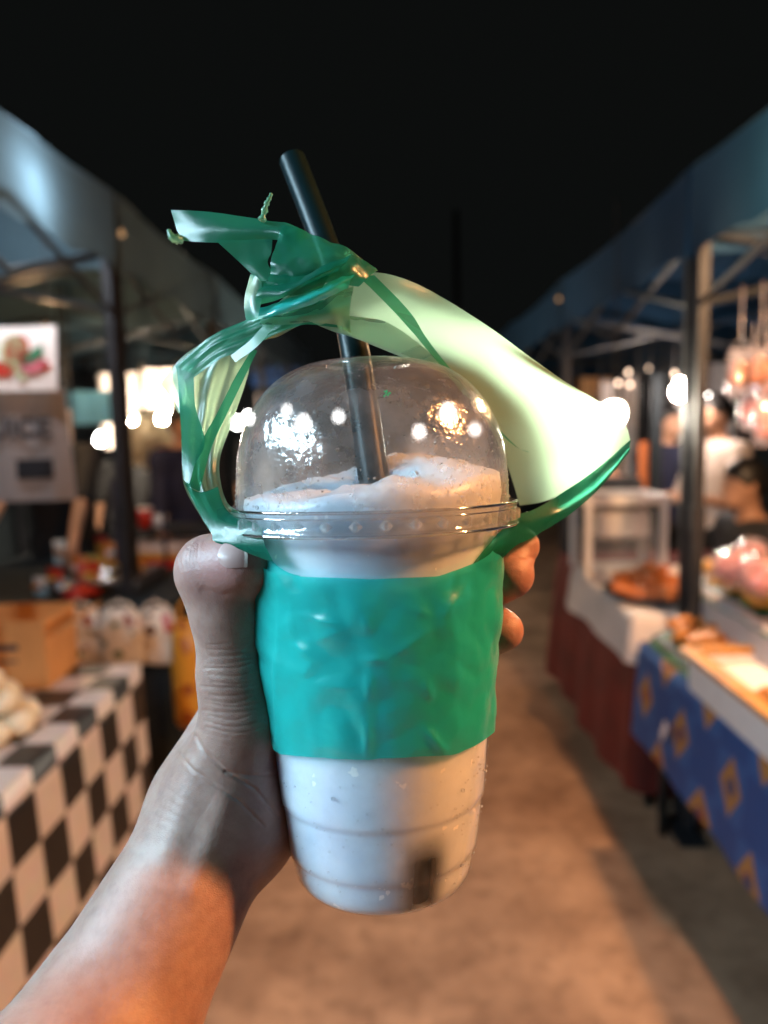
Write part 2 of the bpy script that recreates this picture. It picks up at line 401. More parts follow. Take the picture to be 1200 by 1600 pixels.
tube_lamp(Vector((-1.04, -.06, 2.0)), .9, (.55, .83, 1.0), 600, 'cool tube light behind the camera under the juice side tent', 2.5)
bulb(Vector((.93, .13, 2.12)), .045, WARM, 1600, 'large warm bulb beside the camera on the nearest blue tent front', 2.28)
bulb(Vector((1.12, 1.72, 2.12)), .042, (1, .56, .27), 2100, 'large warm bulb above the blue cloth table', 2.5)
fl_ = bulb(W(958, 648, 3.3), .020, (1, .90, .72), 4300, 'dazzling white bulb in an added cone shining through the green bag', 2.4)
sh_ = MB().lathe([(.012, -.05), (.028, -.04), (.040, -.012), (.047, .030), (.049, .031), (.042, -.014), (.030, -.044), (.012, -.054)], 32).build('added_reflector', M['white'], fl_)  # added cone that aims the glare at the bag, away from the floor
sh_.rotation_mode = 'QUATERNION'; sh_.rotation_quaternion = (Vector((-.26, -1, .16))).to_track_quat('Z', 'Y')
bulb(Vector((-1.75, 3.9, 1.95)), .04, (1, .60, .30), 300, 'added unseen warm bulb behind the fruit poster brightening the griddle goods', 2.5)  # extra bulb, added to brighten the goods on the left
bulb(W(1063, 612, 4.3), .045, (1, .80, .68), 320, 'round white bulb beside the right tent post', 2.4)
bulb(W(1108, 628, 4.9), .03, (1, .92, .85), 60, 'small white bulb above the standing man in white', 2.4)
bulb(W(214, 668, 5.4), .05, (1, .84, .62), 600, 'bright bulb left of the white display bags', 2.4)
bulb(W(258, 655, 5.6), .05, (1, .84, .62), 600, 'bright bulb right of the white display bags', 2.4)
bulb(W(157, 688, 5.2), .032, (1, .95, .9), 60, 'low oval white bulb just left of the grey post', 2.4)
bulb(W(371, 662, 7.5), .038, (1, .98, .95), 40, 'left one of two far bulbs beside the dome lid', 2.4)
bulb(W(388, 654, 7.7), .038, (1, .98, .95), 40, 'right one of two far bulbs beside the dome lid', 2.4)
for k, (px, py, d) in enumerate([(966, 599, 5.0), (982, 582, 5.3), (984, 601, 5.0), (1015, 576, 5.4), (1054, 585, 4.4), (1071, 583, 4.4), (1172, 578, 3.6), (1186, 668, 3.6)]):
    nm = ['first', 'second', 'third', 'fourth', 'fifth', 'sixth', 'seventh', 'eighth'][k]
    bulb(W(px, py, d), .011, (1, .70, .50), 8, nm + ' tiny fairy bulb counted from the green bag along the right stalls', 2.2, 'fairy bulbs strung through the right stalls')

# ------------------------------------------------------------------ the drink: cup, lid, slush, straw
RIM = Pc(583, 800, .25)
U = Vector((-.029, 1, .062)).normalized()            # cup axis in the camera frame
E1 = (Vector((1, 0, 0)) - U * U.x).normalized(); E2 = E1.cross(U).normalized()
CUPW = CAM_MW @ Matrix.Translation(RIM) @ Matrix((E1, -E2, U)).transposed().to_4x4()   # local x right, y away, z up
CUPI = CUPW.inverted()
def cp(theta, h, r):                                   # cup-local point; theta 0 faces the viewer
    return Vector((r * math.sin(theta), -r * math.cos(theta), h))
def to_px(p_local):
    c = CAM_MW.inverted() @ (CUPW @ p_local); return 600 + F_PX * c.x / -c.z, 800 - F_PX * c.y / -c.z
def L3(px, py, d): return CUPI @ W(px, py, d)          # pixel+depth -> cup-local
BODY = [(-.0030, .0432), (-.0048, .0426), (-.0066, .0404), (-.022, .0397), (-.045, .0380), (-.070, .0362), (-.0905, .0345), (-.0925, .0343), (-.0934, .0339), (-.0944, .0334), (-.0965, .0333), (-.1085, .0318),
        (-.1110, .0314), (-.1119, .0307), (-.1129, .0303), (-.1165, .0298), (-.1200, .0290), (-.1220, .0278), (-.1232, .0262), (-.1238, .0235)]
BODY = [(h_ * .978, r_) for h_, r_ in BODY]
def body_r(h):
    for (h0, r0), (h1, r1) in zip(BODY, BODY[1:]):
        if h1 <= h <= h0: return r0 + (r1 - r0) * (h0 - h) / (h0 - h1)
    return BODY[0][1] if h > BODY[0][0] else BODY[-1][1]
def smooth_prof(P, m):
    V = [Vector((a, b, 0)) for a, b in P]; return [(q.x, q.y) for q in spline(V, m)]

M['cup_shell'] = clear_plastic('cup_plastic', (.97, .98, .99), .05, .14, (.85, .9, .95))
M['lid'] = clear_plastic('lid_plastic', (.96, .97, .975), .075, .16, (.8, .85, .9), .5, .11, .24)
M['lid_rim'] = clear_plastic('lid_rim_plastic', (.93, .95, .96), .12, .09, (.8, .85, .9), .3, .14)
def glass_mat():
    m, n, out = nt('lid_bead'); g_ = N(n, 'ShaderNodeBsdfGlass'); g_.inputs['IOR'].default_value = 1.45; g_.inputs['Roughness'].default_value = .05; n.links.new(g_.outputs[0], out.inputs[0]); return m
M['bead'] = glass_mat()
def slush_mat():
    m, n, out = nt('slush_ice'); L = n.links.new
    p = N(n, 'ShaderNodeBsdfPrincipled'); L(p.outputs[0], out.inputs[0])
    tc = N(n, 'ShaderNodeTexCoord')
    a = N(n, 'ShaderNodeTexNoise'); a.inputs['Scale'].default_value = 60; a.inputs['Detail'].default_value = 6; L(tc.outputs['Object'], a.inputs['Vector'])
    wv = N(n, 'ShaderNodeTexNoise'); wv.inputs['Scale'].default_value = 260; L(tc.outputs['Object'], wv.inputs['Vector'])
    vm = N(n, 'ShaderNodeVectorMath', operation='MULTIPLY_ADD'); L(wv.outputs['Color'], vm.inputs[0]); vm.inputs[1].default_value = (.011, .011, .011); L(tc.outputs['Object'], vm.inputs[2])
    v = N(n, 'ShaderNodeTexVoronoi'); v.inputs['Scale'].default_value = 150; v.inputs['Randomness'].default_value = 1; L(vm.outputs[0], v.inputs['Vector'])
    wn = N(n, 'ShaderNodeMath', operation='LESS_THAN'); L(v.outputs['Distance'], wn.inputs[0]); wn.inputs[1].default_value = .2
    sp = N(n, 'ShaderNodeMath', operation='GREATER_THAN'); 
    sx = N(n, 'ShaderNodeSeparateColor'); L(v.outputs['Color'], sx.inputs[0]); L(sx.outputs[0], sp.inputs[0]); sp.inputs[1].default_value = .72
    mm = N(n, 'ShaderNodeMath', operation='MULTIPLY'); L(wn.outputs[0], mm.inputs[0]); L(sp.outputs[0], mm.inputs[1])
    r = N(n, 'ShaderNodeValToRGB'); L(a.outputs['Fac'], r.inputs[0])
    r.color_ramp.elements[0].position = .35; r.color_ramp.elements[0].color = (.70, .76, .83, 1)
    r.color_ramp.elements[1].position = .68; r.color_ramp.elements[1].color = (.80, .85, .90, 1)
    big = N(n, 'ShaderNodeTexNoise'); big.inputs['Scale'].default_value = 24; big.inputs['Detail'].default_value = 3; L(tc.outputs['Object'], big.inputs['Vector'])
    rb = N(n, 'ShaderNodeValToRGB'); L(big.outputs['Fac'], rb.inputs[0]); rb.color_ramp.elements[0].position = .36; rb.color_ramp.elements[0].color = (.80, .84, .90, 1); rb.color_ramp.elements[1].position = .62; rb.color_ramp.elements[1].color = (1, 1, 1, 1)
    mb_ = N(n, 'ShaderNodeMix', data_type='RGBA', blend_type='MULTIPLY'); mb_.inputs[0].default_value = 1; L(r.outputs[0], mb_.inputs[6]); L(rb.outputs[0], mb_.inputs[7])
    mx = N(n, 'ShaderNodeMix', data_type='RGBA'); L(mm.outputs[0], mx.inputs[0]); L(mb_.outputs[2], mx.inputs[6]); mx.inputs[7].default_value = (.92, .94, .96, 1)
    L(mx.outputs[2], p.inputs['Base Color'])
    p.inputs['Subsurface Weight'].default_value = 1; p.inputs['Subsurface Radius'].default_value = (1, .95, .9); p.inputs['Subsurface Scale'].default_value = .010
    p.inputs['Roughness'].default_value = .35
    ca = N(n, 'ShaderNodeAttribute'); ca.attribute_name = 'clear'; tr_ = N(n, 'ShaderNodeBsdfTransparent'); ms_ = N(n, 'ShaderNodeMixShader')
    L(ca.outputs['Fac'], ms_.inputs[0]); L(p.outputs[0], ms_.inputs[1]); L(tr_.outputs[0], ms_.inputs[2]); L(ms_.outputs[0], out.inputs[0])
    b = N(n, 'ShaderNodeBump'); b.inputs['Strength'].default_value = .15; b.inputs['Distance'].default_value = .001; L(a.outputs['Fac'], b.inputs['Height']); L(b.outputs[0], p.inputs['Normal'])
    return m
M['slush'] = slush_mat()
cup = bpy.data.objects.new('drink_cup', None); COL.objects.link(cup); cup.matrix_world = CUPW; cup.empty_display_size = .02
tag(cup, 'clear plastic cup of white slush with a dome lid, held in the hand', 'cup')
MB().lathe([(r, h) for h, r in BODY] + [(.0205, -.1200), (.0001, -.1185)], 96).build('cup_body', M['cup_shell'], cup)
# slush: side wall just inside the cup, heaped uneven top under the dome
STH = .42
def slush():
    rings = []
    for h in list(np.linspace(-.1200, -.086, 44)) + list(np.linspace(-.084, -.0068, 34)): rings.append([cp(t, h, (body_r(h) - .0005) * (1 + .002 * noise.noise((math.sin(t) * 9, math.cos(t) * 9, h * 260))) * 1.0) for t in np.linspace(0, 2 * math.pi, 97)[:-1]])
    rings.append([cp(t, -.002, .0402) for t in np.linspace(0, 2 * math.pi, 97)[:-1]])
    edge = lambda t: .0082 + .0028 * math.sin(t) + .002 * noise.noise((math.sin(t) * 3, math.cos(t) * 3, 5))
    rings.append([cp(t, edge(t) * .5, .0415) for t in np.linspace(0, 2 * math.pi, 97)[:-1]])
    rings.append([cp(t, edge(t), .0409) for t in np.linspace(0, 2 * math.pi, 97)[:-1]])
    for q in np.linspace(.96, .02, 26):
        row = []
        for t in np.linspace(0, 2 * math.pi, 97)[:-1]:
            x, y = .0415 * q * math.sin(t), -.0415 * q * math.cos(t)
            m_ = .0050 * max(0, 1 - q ** 2) * (1 + .5 * math.sin(t - .3)) + .007 * max(0, y / .04) * (1 - q ** 4)
            nz = .0011 * noise.fractal((x * 150, y * 150, 3.1), .9, 2.0, 5) + .0005 * noise.noise((x * 420, y * 420, 1))
            dip = -.007 * math.exp(-((x - .001) ** 2 + (y + .012) ** 2) / .00012)
            row.append(Vector((x, y, edge(t) + m_ + nz * min(1, (1 - q) * 6 + .2) + dip)))
        rings.append(row)
    m = MB(); n = 96; v = [p for r_ in rings for p in r_]
    f = [(i * n + k, i * n + (k + 1) % n, (i + 1) * n + (k + 1) % n, (i + 1) * n + k) for i in range(len(rings) - 1) for k in range(n)]
    f.append(tuple(range(n - 1, -1, -1))); f.append(tuple((len(rings) - 1) * n + k for k in range(n)))
    m.add(v, f); o = m.build('slush', M['slush'], cup)
    cl = []
    for q in v:
        t_ = math.atan2(q.x, -q.y); h = q.z; w_ = max(0., min(1., (-.0925 - h) / .010)) * max(0., min(1., (h + .1205) / .002)); dt = (t_ - STH) * .027
        cl.append(w_ * math.exp(-abs(dt / .0060) ** 3) if q.y < 0 else 0.)
    at_ = o.data.attributes.new('clear', 'FLOAT', 'POINT'); at_.data.foreach_set('value', cl)
    bm = bmesh.new(); bm.from_mesh(o.data); bmesh.ops.recalc_face_normals(bm, faces=bm.faces[:]); bm.to_mesh(o.data); bm.free(); return o
slush()
# loose ice crumbs pressed against the wall, pale specks
LIDP = smooth_prof([(.0438, .0022), (.0437, .006), (.0434, .013), (.0424, .021), (.0398, .0295), (.0352, .0372), (.0288, .0432), (.0215, .0468), (.0150, .0482), (.0136, .0484)], 40)
lid = MB().lathe([(.0446, .0022)] + LIDP + [(.0134, .0478), (.0135, .0470)], 128).build('dome_lid', M['lid'], cup)
MB().lathe([(.0436, -.0036), (.0462, -.0041), (.0468, -.0034), (.0462, -.0026), (.0457, .0002), (.0460, .0010), (.0464, .0020), (.0463, .0030), (.0457, .0031), (.0446, .0022), (.0440, .0008), (.0442, -.002), (.0436, -.0036)], 128).build('lid_rim', M['lid_rim'], lid)
for h_, r_, w_ in ((-.0039, .0466, .00045), (.0027, .0462, .00045), (.0009, .0459, .00022)):
    MB().tube([cp(2 * math.pi * k / 96, h_, r_) for k in range(97)], w_, 8, cap=False).build('rim_bead', M['bead'], lid)
nm_ = MB(); 
nv = [Vector((0, 0, .0017)), Vector((.0020, 0, 0)), Vector((0, 0, -.0017)), Vector((-.0020, 0, 0)), Vector((-.0006, -.0011, .0012)), Vector((.0006, -.0011, .0012)), Vector((.0006, -.0011, -.0012)), Vector((-.0006, -.0011, -.0012))]
nf = [(4, 5, 6, 7), (0, 1, 5), (0, 5, 4), (0, 4, 3), (1, 2, 6), (1, 6, 5), (2, 3, 7), (2, 7, 6), (3, 4, 7)]
notch_me = None
for k in range(36):
    t = 2 * math.pi * (k + .5) / 36
    if notch_me is None: notch_me = mesh_py('notch', nv, nf); notch_me.materials.append(clear_plastic('notch_plastic', (.95, .97, .97), .22, .08, (.85, .9, .92), .3, .22))
    o = bpy.data.objects.new('notch', notch_me); COL.objects.link(o); o.parent = lid
    o.location = cp(t, -.0010, .0462); o.rotation_euler = (0, 0, t)
# raised code dot stamped green on the dome
m_dot = mat('green_ink', (.02, .5, .2), .4, .1)
db = MB(); rg = random.Random(3)
Pd = CUPI @ (CAM_MW @ Pc(604, 616, .214))
for k in range(9):
    a_ = rg.uniform(0, 6.28); q = rg.uniform(.0002, .0011); c_ = Vector((Pd.x + q * math.cos(a_), 0, Pd.z + q * math.sin(a_)))
    zz = c_.z; rr = np.interp(zz, [p[1] for p in LIDP], [p[0] for p in LIDP]); c_.y = -math.sqrt(max(rr * rr - c_.x ** 2, 0)) - .00012
    db.add([c_ + Vector((.0003 * math.cos(b_), 0, .0003 * math.sin(b_))) for b_ in (0, 1.2, 2.5, 3.8, 5)], [(0, 1, 2, 3, 4)])
db.build('ink_stamp', m_dot, lid, smooth=False)

# straw (stands in the cup: a thing of its own)
M['straw'] = mat('straw_plastic', (.0012, .0075, .0095), .36, .2, 30, coat=.0, spec=.14)
sp_ = [L3(457, 250, .290), L3(500, 362, .279), L3(537, 470, .268), L3(560, 580, .257), L3(582, 735, .246), L3(606, 900, .2405), L3(630, 1130, .2400), cp(STH, -.082, .0245), cp(STH, -.0955, .0255), cp(STH, -.1050, .0246), cp(STH, -.1165, .0226)]
pts = spline(sp_, 60)
st = MB(); st.tube(pts, .0050, 20, cap=False); st.tube(pts, .0046, 20, cap=False)
n_ = 20; base = 60 * n_
for a_ in (0, 59):
    rim_ = [st.v[a_ * n_ + k] for k in range(n_)] + [st.v[base + a_ * n_ + k] for k in range(n_)]
    st.add(rim_, [(k, (k + 1) % n_, n_ + (k + 1) % n_, n_ + k) for k in range(n_)])
so = st.build('drinking_straw', M['straw']); so.matrix_world = CUPW
tag(so, 'dark green drinking straw standing in the slush through the lid hole', 'straw')

# ------------------------------------------------------------------ carrier bag around the cup
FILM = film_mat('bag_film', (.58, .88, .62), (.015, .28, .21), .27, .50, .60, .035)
FILM2 = film_mat('bag_film_fold_unlit', (.06, .50, .30), (.005, .14, .095), .24, .25, .5, .03)  # dark for doubled layers; missing backlight on the tails is in the colour too
SLEEVE = film_mat('bag_film_cool_lit', (.05, .70, .60), (.02, .60, .56), .28, .12, .4, .085)  # same green film, the cool light on it put in as teal
bag = bpy.data.objects.new('plastic_bag', None); COL.objects.link(bag); bag.matrix_world = CUPW; bag.empty_display_size = .02
tag(bag, 'green plastic carrier bag slung round the cup and knotted above it', 'bag')

def sheet(name, rows, mtl, nu=40, nv=24, amp=.0006, seed=0, pleat=0., freq=60, parent=None, sharp=0.):
    RW = [[L3(*p) for p in r] for r in rows]
    cols = [spline(r, nv) for r in RW]
    G = [[cr([c[j] for c in cols], (len(cols) - 1) * i / (nu - 1)) for j in range(nv)] for i in range(nu)]
    A = np.array([[tuple(p) for p in r] for r in G])
    du = np.gradient(A, axis=0); dv = np.gradient(A, axis=1); nrm = np.cross(du, dv); nrm /= np.linalg.norm(nrm, axis=-1, keepdims=True) + 1e-12
    for i in range(nu):
        for j in range(nv):
            p = Vector(A[i, j]); 
            h = amp * noise.fractal(p * freq + Vector((seed, 0, 0)), .8, 2.0, 3)
            h += amp * 1.6 * (abs(noise.noise(p * freq * .45 + Vector((0, seed, 0)))) - .2)
            if pleat: h += pleat * math.sin(j / (nv - 1) * 23 + 3 * noise.noise(p * 25 + Vector((0, 0, seed)))) * math.sin(math.pi * j / (nv - 1))
            A[i, j] += nrm[i, j] * h
    m = MB(); m.grid([[Vector(A[i, j]) for j in range(nv)] for i in range(nu)])
    return m.build(name, mtl, parent or bag)

# sleeve round the cup body
def solve_h(theta, py, off=.0012):
    lo, hi = -.125, .02
    for _ in range(40):
        mid = (lo + hi) / 2; r = body_r(mid) + off
        if to_px(cp(theta, mid, r))[1] > py: lo = mid
        else: hi = mid
    return (lo + hi) / 2
def solve_theta(px, h, off=.0012):
    lo, hi = -1.35, 1.35
    for _ in range(40):
        mid = (lo + hi) / 2
        if to_px(cp(mid, h, body_r(h) + off))[0] < px: lo = mid
        else: hi = mid
    return (lo + hi) / 2
TOPE = [(-1.75, 846), (-1.30, 852), (-1.05, 876), (-.8, 893), (-.5, 900), (0, 905), (.45, 900), (.75, 882), (1.0, 862), (1.25, 848), (1.75, 842)]
BOTE = [(-1.75, 1110), (-1.35, 1136), (-1.12, 1150), (-1.02, 1172), (-.9, 1178), (-.5, 1183), (-.05, 1187), (.0, 1185), (.5, 1180), (.62, 1179), (.9, 1163), (1.2, 1146), (1.75, 1120)]
def lerp_t(T, t): return float(np.interp(t, [a for a, b in T], [b for a, b in T]))
def seg_t(p, a, b):
    a = np.array(a, float); b = np.array(b, float); ab = b - a; return max(0, min(1, ((p - a) @ ab) / (ab @ ab)))
def seg_d(p, a, b):
    a = np.array(a, float); b = np.array(b, float); ab = b - a; t = max(0, min(1, ((p - a) @ ab) / (ab @ ab))); return float(np.linalg.norm(p - a - t * ab))
CREASE = [((440, 930), (434, 1170), 5, .0013), ((452, 955), (462, 1000), 6, .0012), ((462, 1000), (488, 1030), 6, .0013), ((488, 1030), (478, 1060), 6, .0010), ((468, 960), (545, 978), 6, .0009), ((490, 1003), (545, 978), 5, .0006),
          ((575, 960), (576, 990), 4, .0008), ((598, 1028), (570, 1032), 4, .0009), ((575, 1052), (578, 1090), 4, .0012), ((574, 1120), (575, 1187), 4, .0013),
          ((712, 928), (690, 966), 7, .0014), ((690, 972), (600, 1032), 4, .0006), ((690, 966), (640, 950), 5, .0005), ((662, 1060), (674, 1095), 5, .0012), ((662, 1135), (695, 1178), 4, .0015), ((706, 930), (712, 1170), 10, .0009), ((480, 1068), (560, 1075), 8, .0005)]
sl = MB(); P = []
TH = np.linspace(-math.pi, math.pi, 200)
for t in TH:
    tt = max(-1.75, min(1.75, t)); h0 = solve_h(max(-1.3, min(1.3, tt)), lerp_t(TOPE, tt)); h1 = solve_h(max(-1.3, min(1.3, tt)), lerp_t(BOTE, tt)); row = []
    for j in range(70):
        q = j / 69; h = h0 + (h1 - h0) * q; r = body_r(h) + .0012
        p0 = cp(t, h, r); px, py = to_px(p0); d = 0
        if abs(t) < 1.4:
            for a, b, wd, am in CREASE:
                x = seg_d(np.array((px, py)), a, b)
                if x < wd * 5: d += am * (.25 + .75 * math.sin(math.pi * seg_t(np.array((px, py)), a, b))) * (.60 * math.exp(-(x / (wd * 2.0)) ** 2) + .40 * math.exp(-(x / (wd * .6)) ** 2))
        d += .0006 * (noise.fractal(p0 * 60 + Vector((3, 0, 0)), .8, 2, 4)) + .0011 * abs(noise.noise(p0 * 34)) + .0012 * abs(noise.noise(Vector((p0.x * 95 + p0.z * 60, p0.y * 60, p0.z * 60 - p0.x * 40 + 4))))
        row.append(cp(t, h, r + max(d, -.0005)))
    P.append(row)
sl.grid(P).build('sleeve', SLEEVE, bag)

# right handle: wide pale flap behind the dome, folded green lower edge
sheet('handle', [
    [(478, 500, .236), (500, 470, .234), (530, 440, .234), (548, 424, .235)],
    [(520, 518, .241), (560, 490, .239), (590, 455, .240), (604, 428, .241)],
    [(566, 533, .247), (610, 510, .246), (650, 475, .247), (668, 452, .249)],
    [(640, 563, .258), (690, 548, .257), (735, 520, .256), (760, 508, .256)],
    [(706, 594, .268), (760, 590, .265), (820, 570, .263), (866, 585, .263)],
    [(756, 650, .276), (820, 650, .271), (890, 635, .268), (940, 630, .267)],
    [(792, 725, .280), (850, 715, .274), (920, 690, .270), (972, 655, .268)],
    [(812, 790, .279), (860, 780, .274), (930, 740, .271), (986, 690, .270)]], FILM, 60, 40, .00028, 3, freq=40)
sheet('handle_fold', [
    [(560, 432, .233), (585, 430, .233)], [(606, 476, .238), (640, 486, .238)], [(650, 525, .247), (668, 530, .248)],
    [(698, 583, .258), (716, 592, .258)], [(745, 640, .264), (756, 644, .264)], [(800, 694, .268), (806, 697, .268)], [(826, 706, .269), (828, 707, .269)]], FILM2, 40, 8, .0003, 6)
sheet('handle_fold', [
    [(488, 505, .231), (520, 490, .230), (555, 500, .231)], [(560, 528, .240), (575, 505, .239), (600, 500, .240)], [(640, 557, .255), (650, 550, .254), (665, 545, .254)], [(702, 590, .275), (706, 590, .275), (712, 592, .275)]], FILM, 26, 10, .0005, 9)
sheet('handle_hem', [
    [(986, 688, .2695), (984, 700, .2675), (980, 708, .268)], [(948, 722, .2695), (950, 740, .2665), (942, 756, .267)], [(908, 752, .269), (912, 775, .2655), (904, 793, .266)],
    [(868, 778, .266), (872, 800, .261), (870, 818, .262)], [(832, 797, .252), (838, 815, .250), (840, 836, .252)], [(806, 806, .240), (806, 825, .238), (808, 851, .240)],
    [(778, 832, .232), (780, 850, .232), (790, 866, .236)], [(756, 858, .2275), (766, 868, .2295), (780, 878, .2385)], [(738, 880, .2240), (752, 888, .2275), (772, 896, .2370)]], FILM2, 56, 16, .0005, 12)
sheet('sleeve_wing', [[(414, 846, .228), (405, 862, .232), (400, 880, .238)], [(424, 872, .2250), (412, 886, .229), (402, 900, .236)], [(446, 892, .2196), (425, 906, .2235), (404, 925, .2295)], [(480, 902, .2168), (440, 925, .2218), (408, 945, .2300)]], SLEEVE, 30, 16, .0005, 14)
sheet('handle_fold', [
    [(984, 690, .2705), (940, 732, .2725), (905, 756, .274)], [(960, 716, .2705), (905, 766, .273), (868, 776, .2745)], [(905, 772, .269), (865, 792, .270), (832, 798, .270)], [(835, 808, .256), (828, 803, .257), (822, 799, .258)]], FILM, 26, 14, .0006, 15)

# left handle: twisted strap from the lid up to the knot
sheet('handle', [
    [(338, 846, .232), (370, 852, .228), (412, 848, .222)],
    [(312, 806, .236), (345, 812, .233), (382, 806, .230)],
    [(287, 757, .242), (322, 775, .240), (352, 782, .241)],
    [(284, 705, .247), (312, 728, .246), (343, 722, .248)],
    [(281, 640, .250), (318, 660, .247), (362, 662, .250)],
    [(271, 576, .252), (330, 588, .247), (386, 592, .251)],
    [(318, 533, .250), (362, 535, .245), (399, 541, .249)],
    [(372, 504, .246), (408, 508, .242), (440, 522, .244)],
    [(430, 478, .242), (452, 482, .239), (470, 508, .240)],
    [(476, 440, .238), (490, 465, .236), (500, 502, .237)],
    [(540, 408, .236), (544, 440, .234), (548, 520, .235)]], FILM, 70, 30, .0007, 21, pleat=.0008)
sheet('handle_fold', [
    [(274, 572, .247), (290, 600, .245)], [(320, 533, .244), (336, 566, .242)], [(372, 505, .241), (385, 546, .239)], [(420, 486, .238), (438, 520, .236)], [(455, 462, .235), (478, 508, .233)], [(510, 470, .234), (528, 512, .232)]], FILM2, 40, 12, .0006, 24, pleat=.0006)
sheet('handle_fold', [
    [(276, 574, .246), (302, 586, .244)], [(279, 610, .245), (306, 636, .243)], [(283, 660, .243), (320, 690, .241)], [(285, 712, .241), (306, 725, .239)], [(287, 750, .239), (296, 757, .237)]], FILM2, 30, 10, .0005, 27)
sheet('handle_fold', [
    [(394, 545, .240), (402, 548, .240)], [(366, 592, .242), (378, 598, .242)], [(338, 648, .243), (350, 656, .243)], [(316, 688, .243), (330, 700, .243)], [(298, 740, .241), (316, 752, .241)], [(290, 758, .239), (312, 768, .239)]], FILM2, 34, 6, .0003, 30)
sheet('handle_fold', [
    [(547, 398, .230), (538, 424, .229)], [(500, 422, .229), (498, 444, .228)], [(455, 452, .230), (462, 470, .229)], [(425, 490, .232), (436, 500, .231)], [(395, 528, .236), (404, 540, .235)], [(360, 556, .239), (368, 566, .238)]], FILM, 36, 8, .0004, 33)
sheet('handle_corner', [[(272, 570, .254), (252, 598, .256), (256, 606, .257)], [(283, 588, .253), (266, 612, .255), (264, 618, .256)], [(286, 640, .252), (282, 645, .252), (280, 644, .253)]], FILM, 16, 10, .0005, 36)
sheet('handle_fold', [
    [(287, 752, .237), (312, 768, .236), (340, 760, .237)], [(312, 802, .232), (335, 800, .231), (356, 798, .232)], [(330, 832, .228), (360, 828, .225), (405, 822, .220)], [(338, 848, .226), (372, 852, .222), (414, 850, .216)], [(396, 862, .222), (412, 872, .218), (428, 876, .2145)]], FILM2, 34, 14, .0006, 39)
# knot and torn tails
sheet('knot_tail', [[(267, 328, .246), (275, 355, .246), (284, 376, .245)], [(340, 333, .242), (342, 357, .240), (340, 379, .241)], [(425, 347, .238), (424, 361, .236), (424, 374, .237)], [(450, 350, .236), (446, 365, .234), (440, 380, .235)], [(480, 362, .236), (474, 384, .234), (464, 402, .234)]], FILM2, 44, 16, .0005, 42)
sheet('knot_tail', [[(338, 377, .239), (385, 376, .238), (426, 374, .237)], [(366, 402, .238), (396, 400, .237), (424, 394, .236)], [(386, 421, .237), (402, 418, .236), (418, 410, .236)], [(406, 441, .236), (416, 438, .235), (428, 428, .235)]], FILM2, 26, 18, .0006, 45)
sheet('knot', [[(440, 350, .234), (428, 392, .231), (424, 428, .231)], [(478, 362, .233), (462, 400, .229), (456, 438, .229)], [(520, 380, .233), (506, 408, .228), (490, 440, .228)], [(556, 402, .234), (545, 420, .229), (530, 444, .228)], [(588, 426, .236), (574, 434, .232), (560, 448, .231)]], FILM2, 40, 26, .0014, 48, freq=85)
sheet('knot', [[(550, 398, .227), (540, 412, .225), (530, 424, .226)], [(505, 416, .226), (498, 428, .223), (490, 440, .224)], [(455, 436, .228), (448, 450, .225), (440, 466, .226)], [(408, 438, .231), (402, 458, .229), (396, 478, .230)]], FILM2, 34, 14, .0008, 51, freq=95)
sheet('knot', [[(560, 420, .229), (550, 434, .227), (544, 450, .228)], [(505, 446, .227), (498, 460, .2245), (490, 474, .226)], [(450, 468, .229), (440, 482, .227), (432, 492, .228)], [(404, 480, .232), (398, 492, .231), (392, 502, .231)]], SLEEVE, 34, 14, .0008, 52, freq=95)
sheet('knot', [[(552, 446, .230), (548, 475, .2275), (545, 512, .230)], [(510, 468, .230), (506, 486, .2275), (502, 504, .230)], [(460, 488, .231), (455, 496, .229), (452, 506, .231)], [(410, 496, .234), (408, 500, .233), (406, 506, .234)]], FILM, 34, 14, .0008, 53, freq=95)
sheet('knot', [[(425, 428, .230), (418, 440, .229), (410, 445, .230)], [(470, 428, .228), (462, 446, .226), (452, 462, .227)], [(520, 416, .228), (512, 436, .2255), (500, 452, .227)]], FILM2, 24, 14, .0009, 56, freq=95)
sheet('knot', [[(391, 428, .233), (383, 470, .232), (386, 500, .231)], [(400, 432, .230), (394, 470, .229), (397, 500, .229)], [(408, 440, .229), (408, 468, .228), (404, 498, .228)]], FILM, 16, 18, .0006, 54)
tw = [L3(409, 345, .236), L3(413, 330, .236), L3(417, 317, .235), L3(421, 310, .235), L3(424, 302, .235)]
MB().tube(spline(tw, 16), [.0011 + .0004 * math.sin(k * 1.9) * (1 - k / 16) - .00004 * k for k in range(16)], 8).build('twisted_tip', FILM, bag)
tw = [L3(286, 375, .245), L3(279, 374, .244), L3(270, 372, .243), L3(266, 366, .243), L3(263, 358, .243)]
MB().tube(spline(tw, 14), [.0004, .0012, .0015, .0011, .0018, .0013, .0016, .0012, .0014, .0009, .0011, .0007, .0008, .0003], 8).build('twisted_tip', FILM, bag)

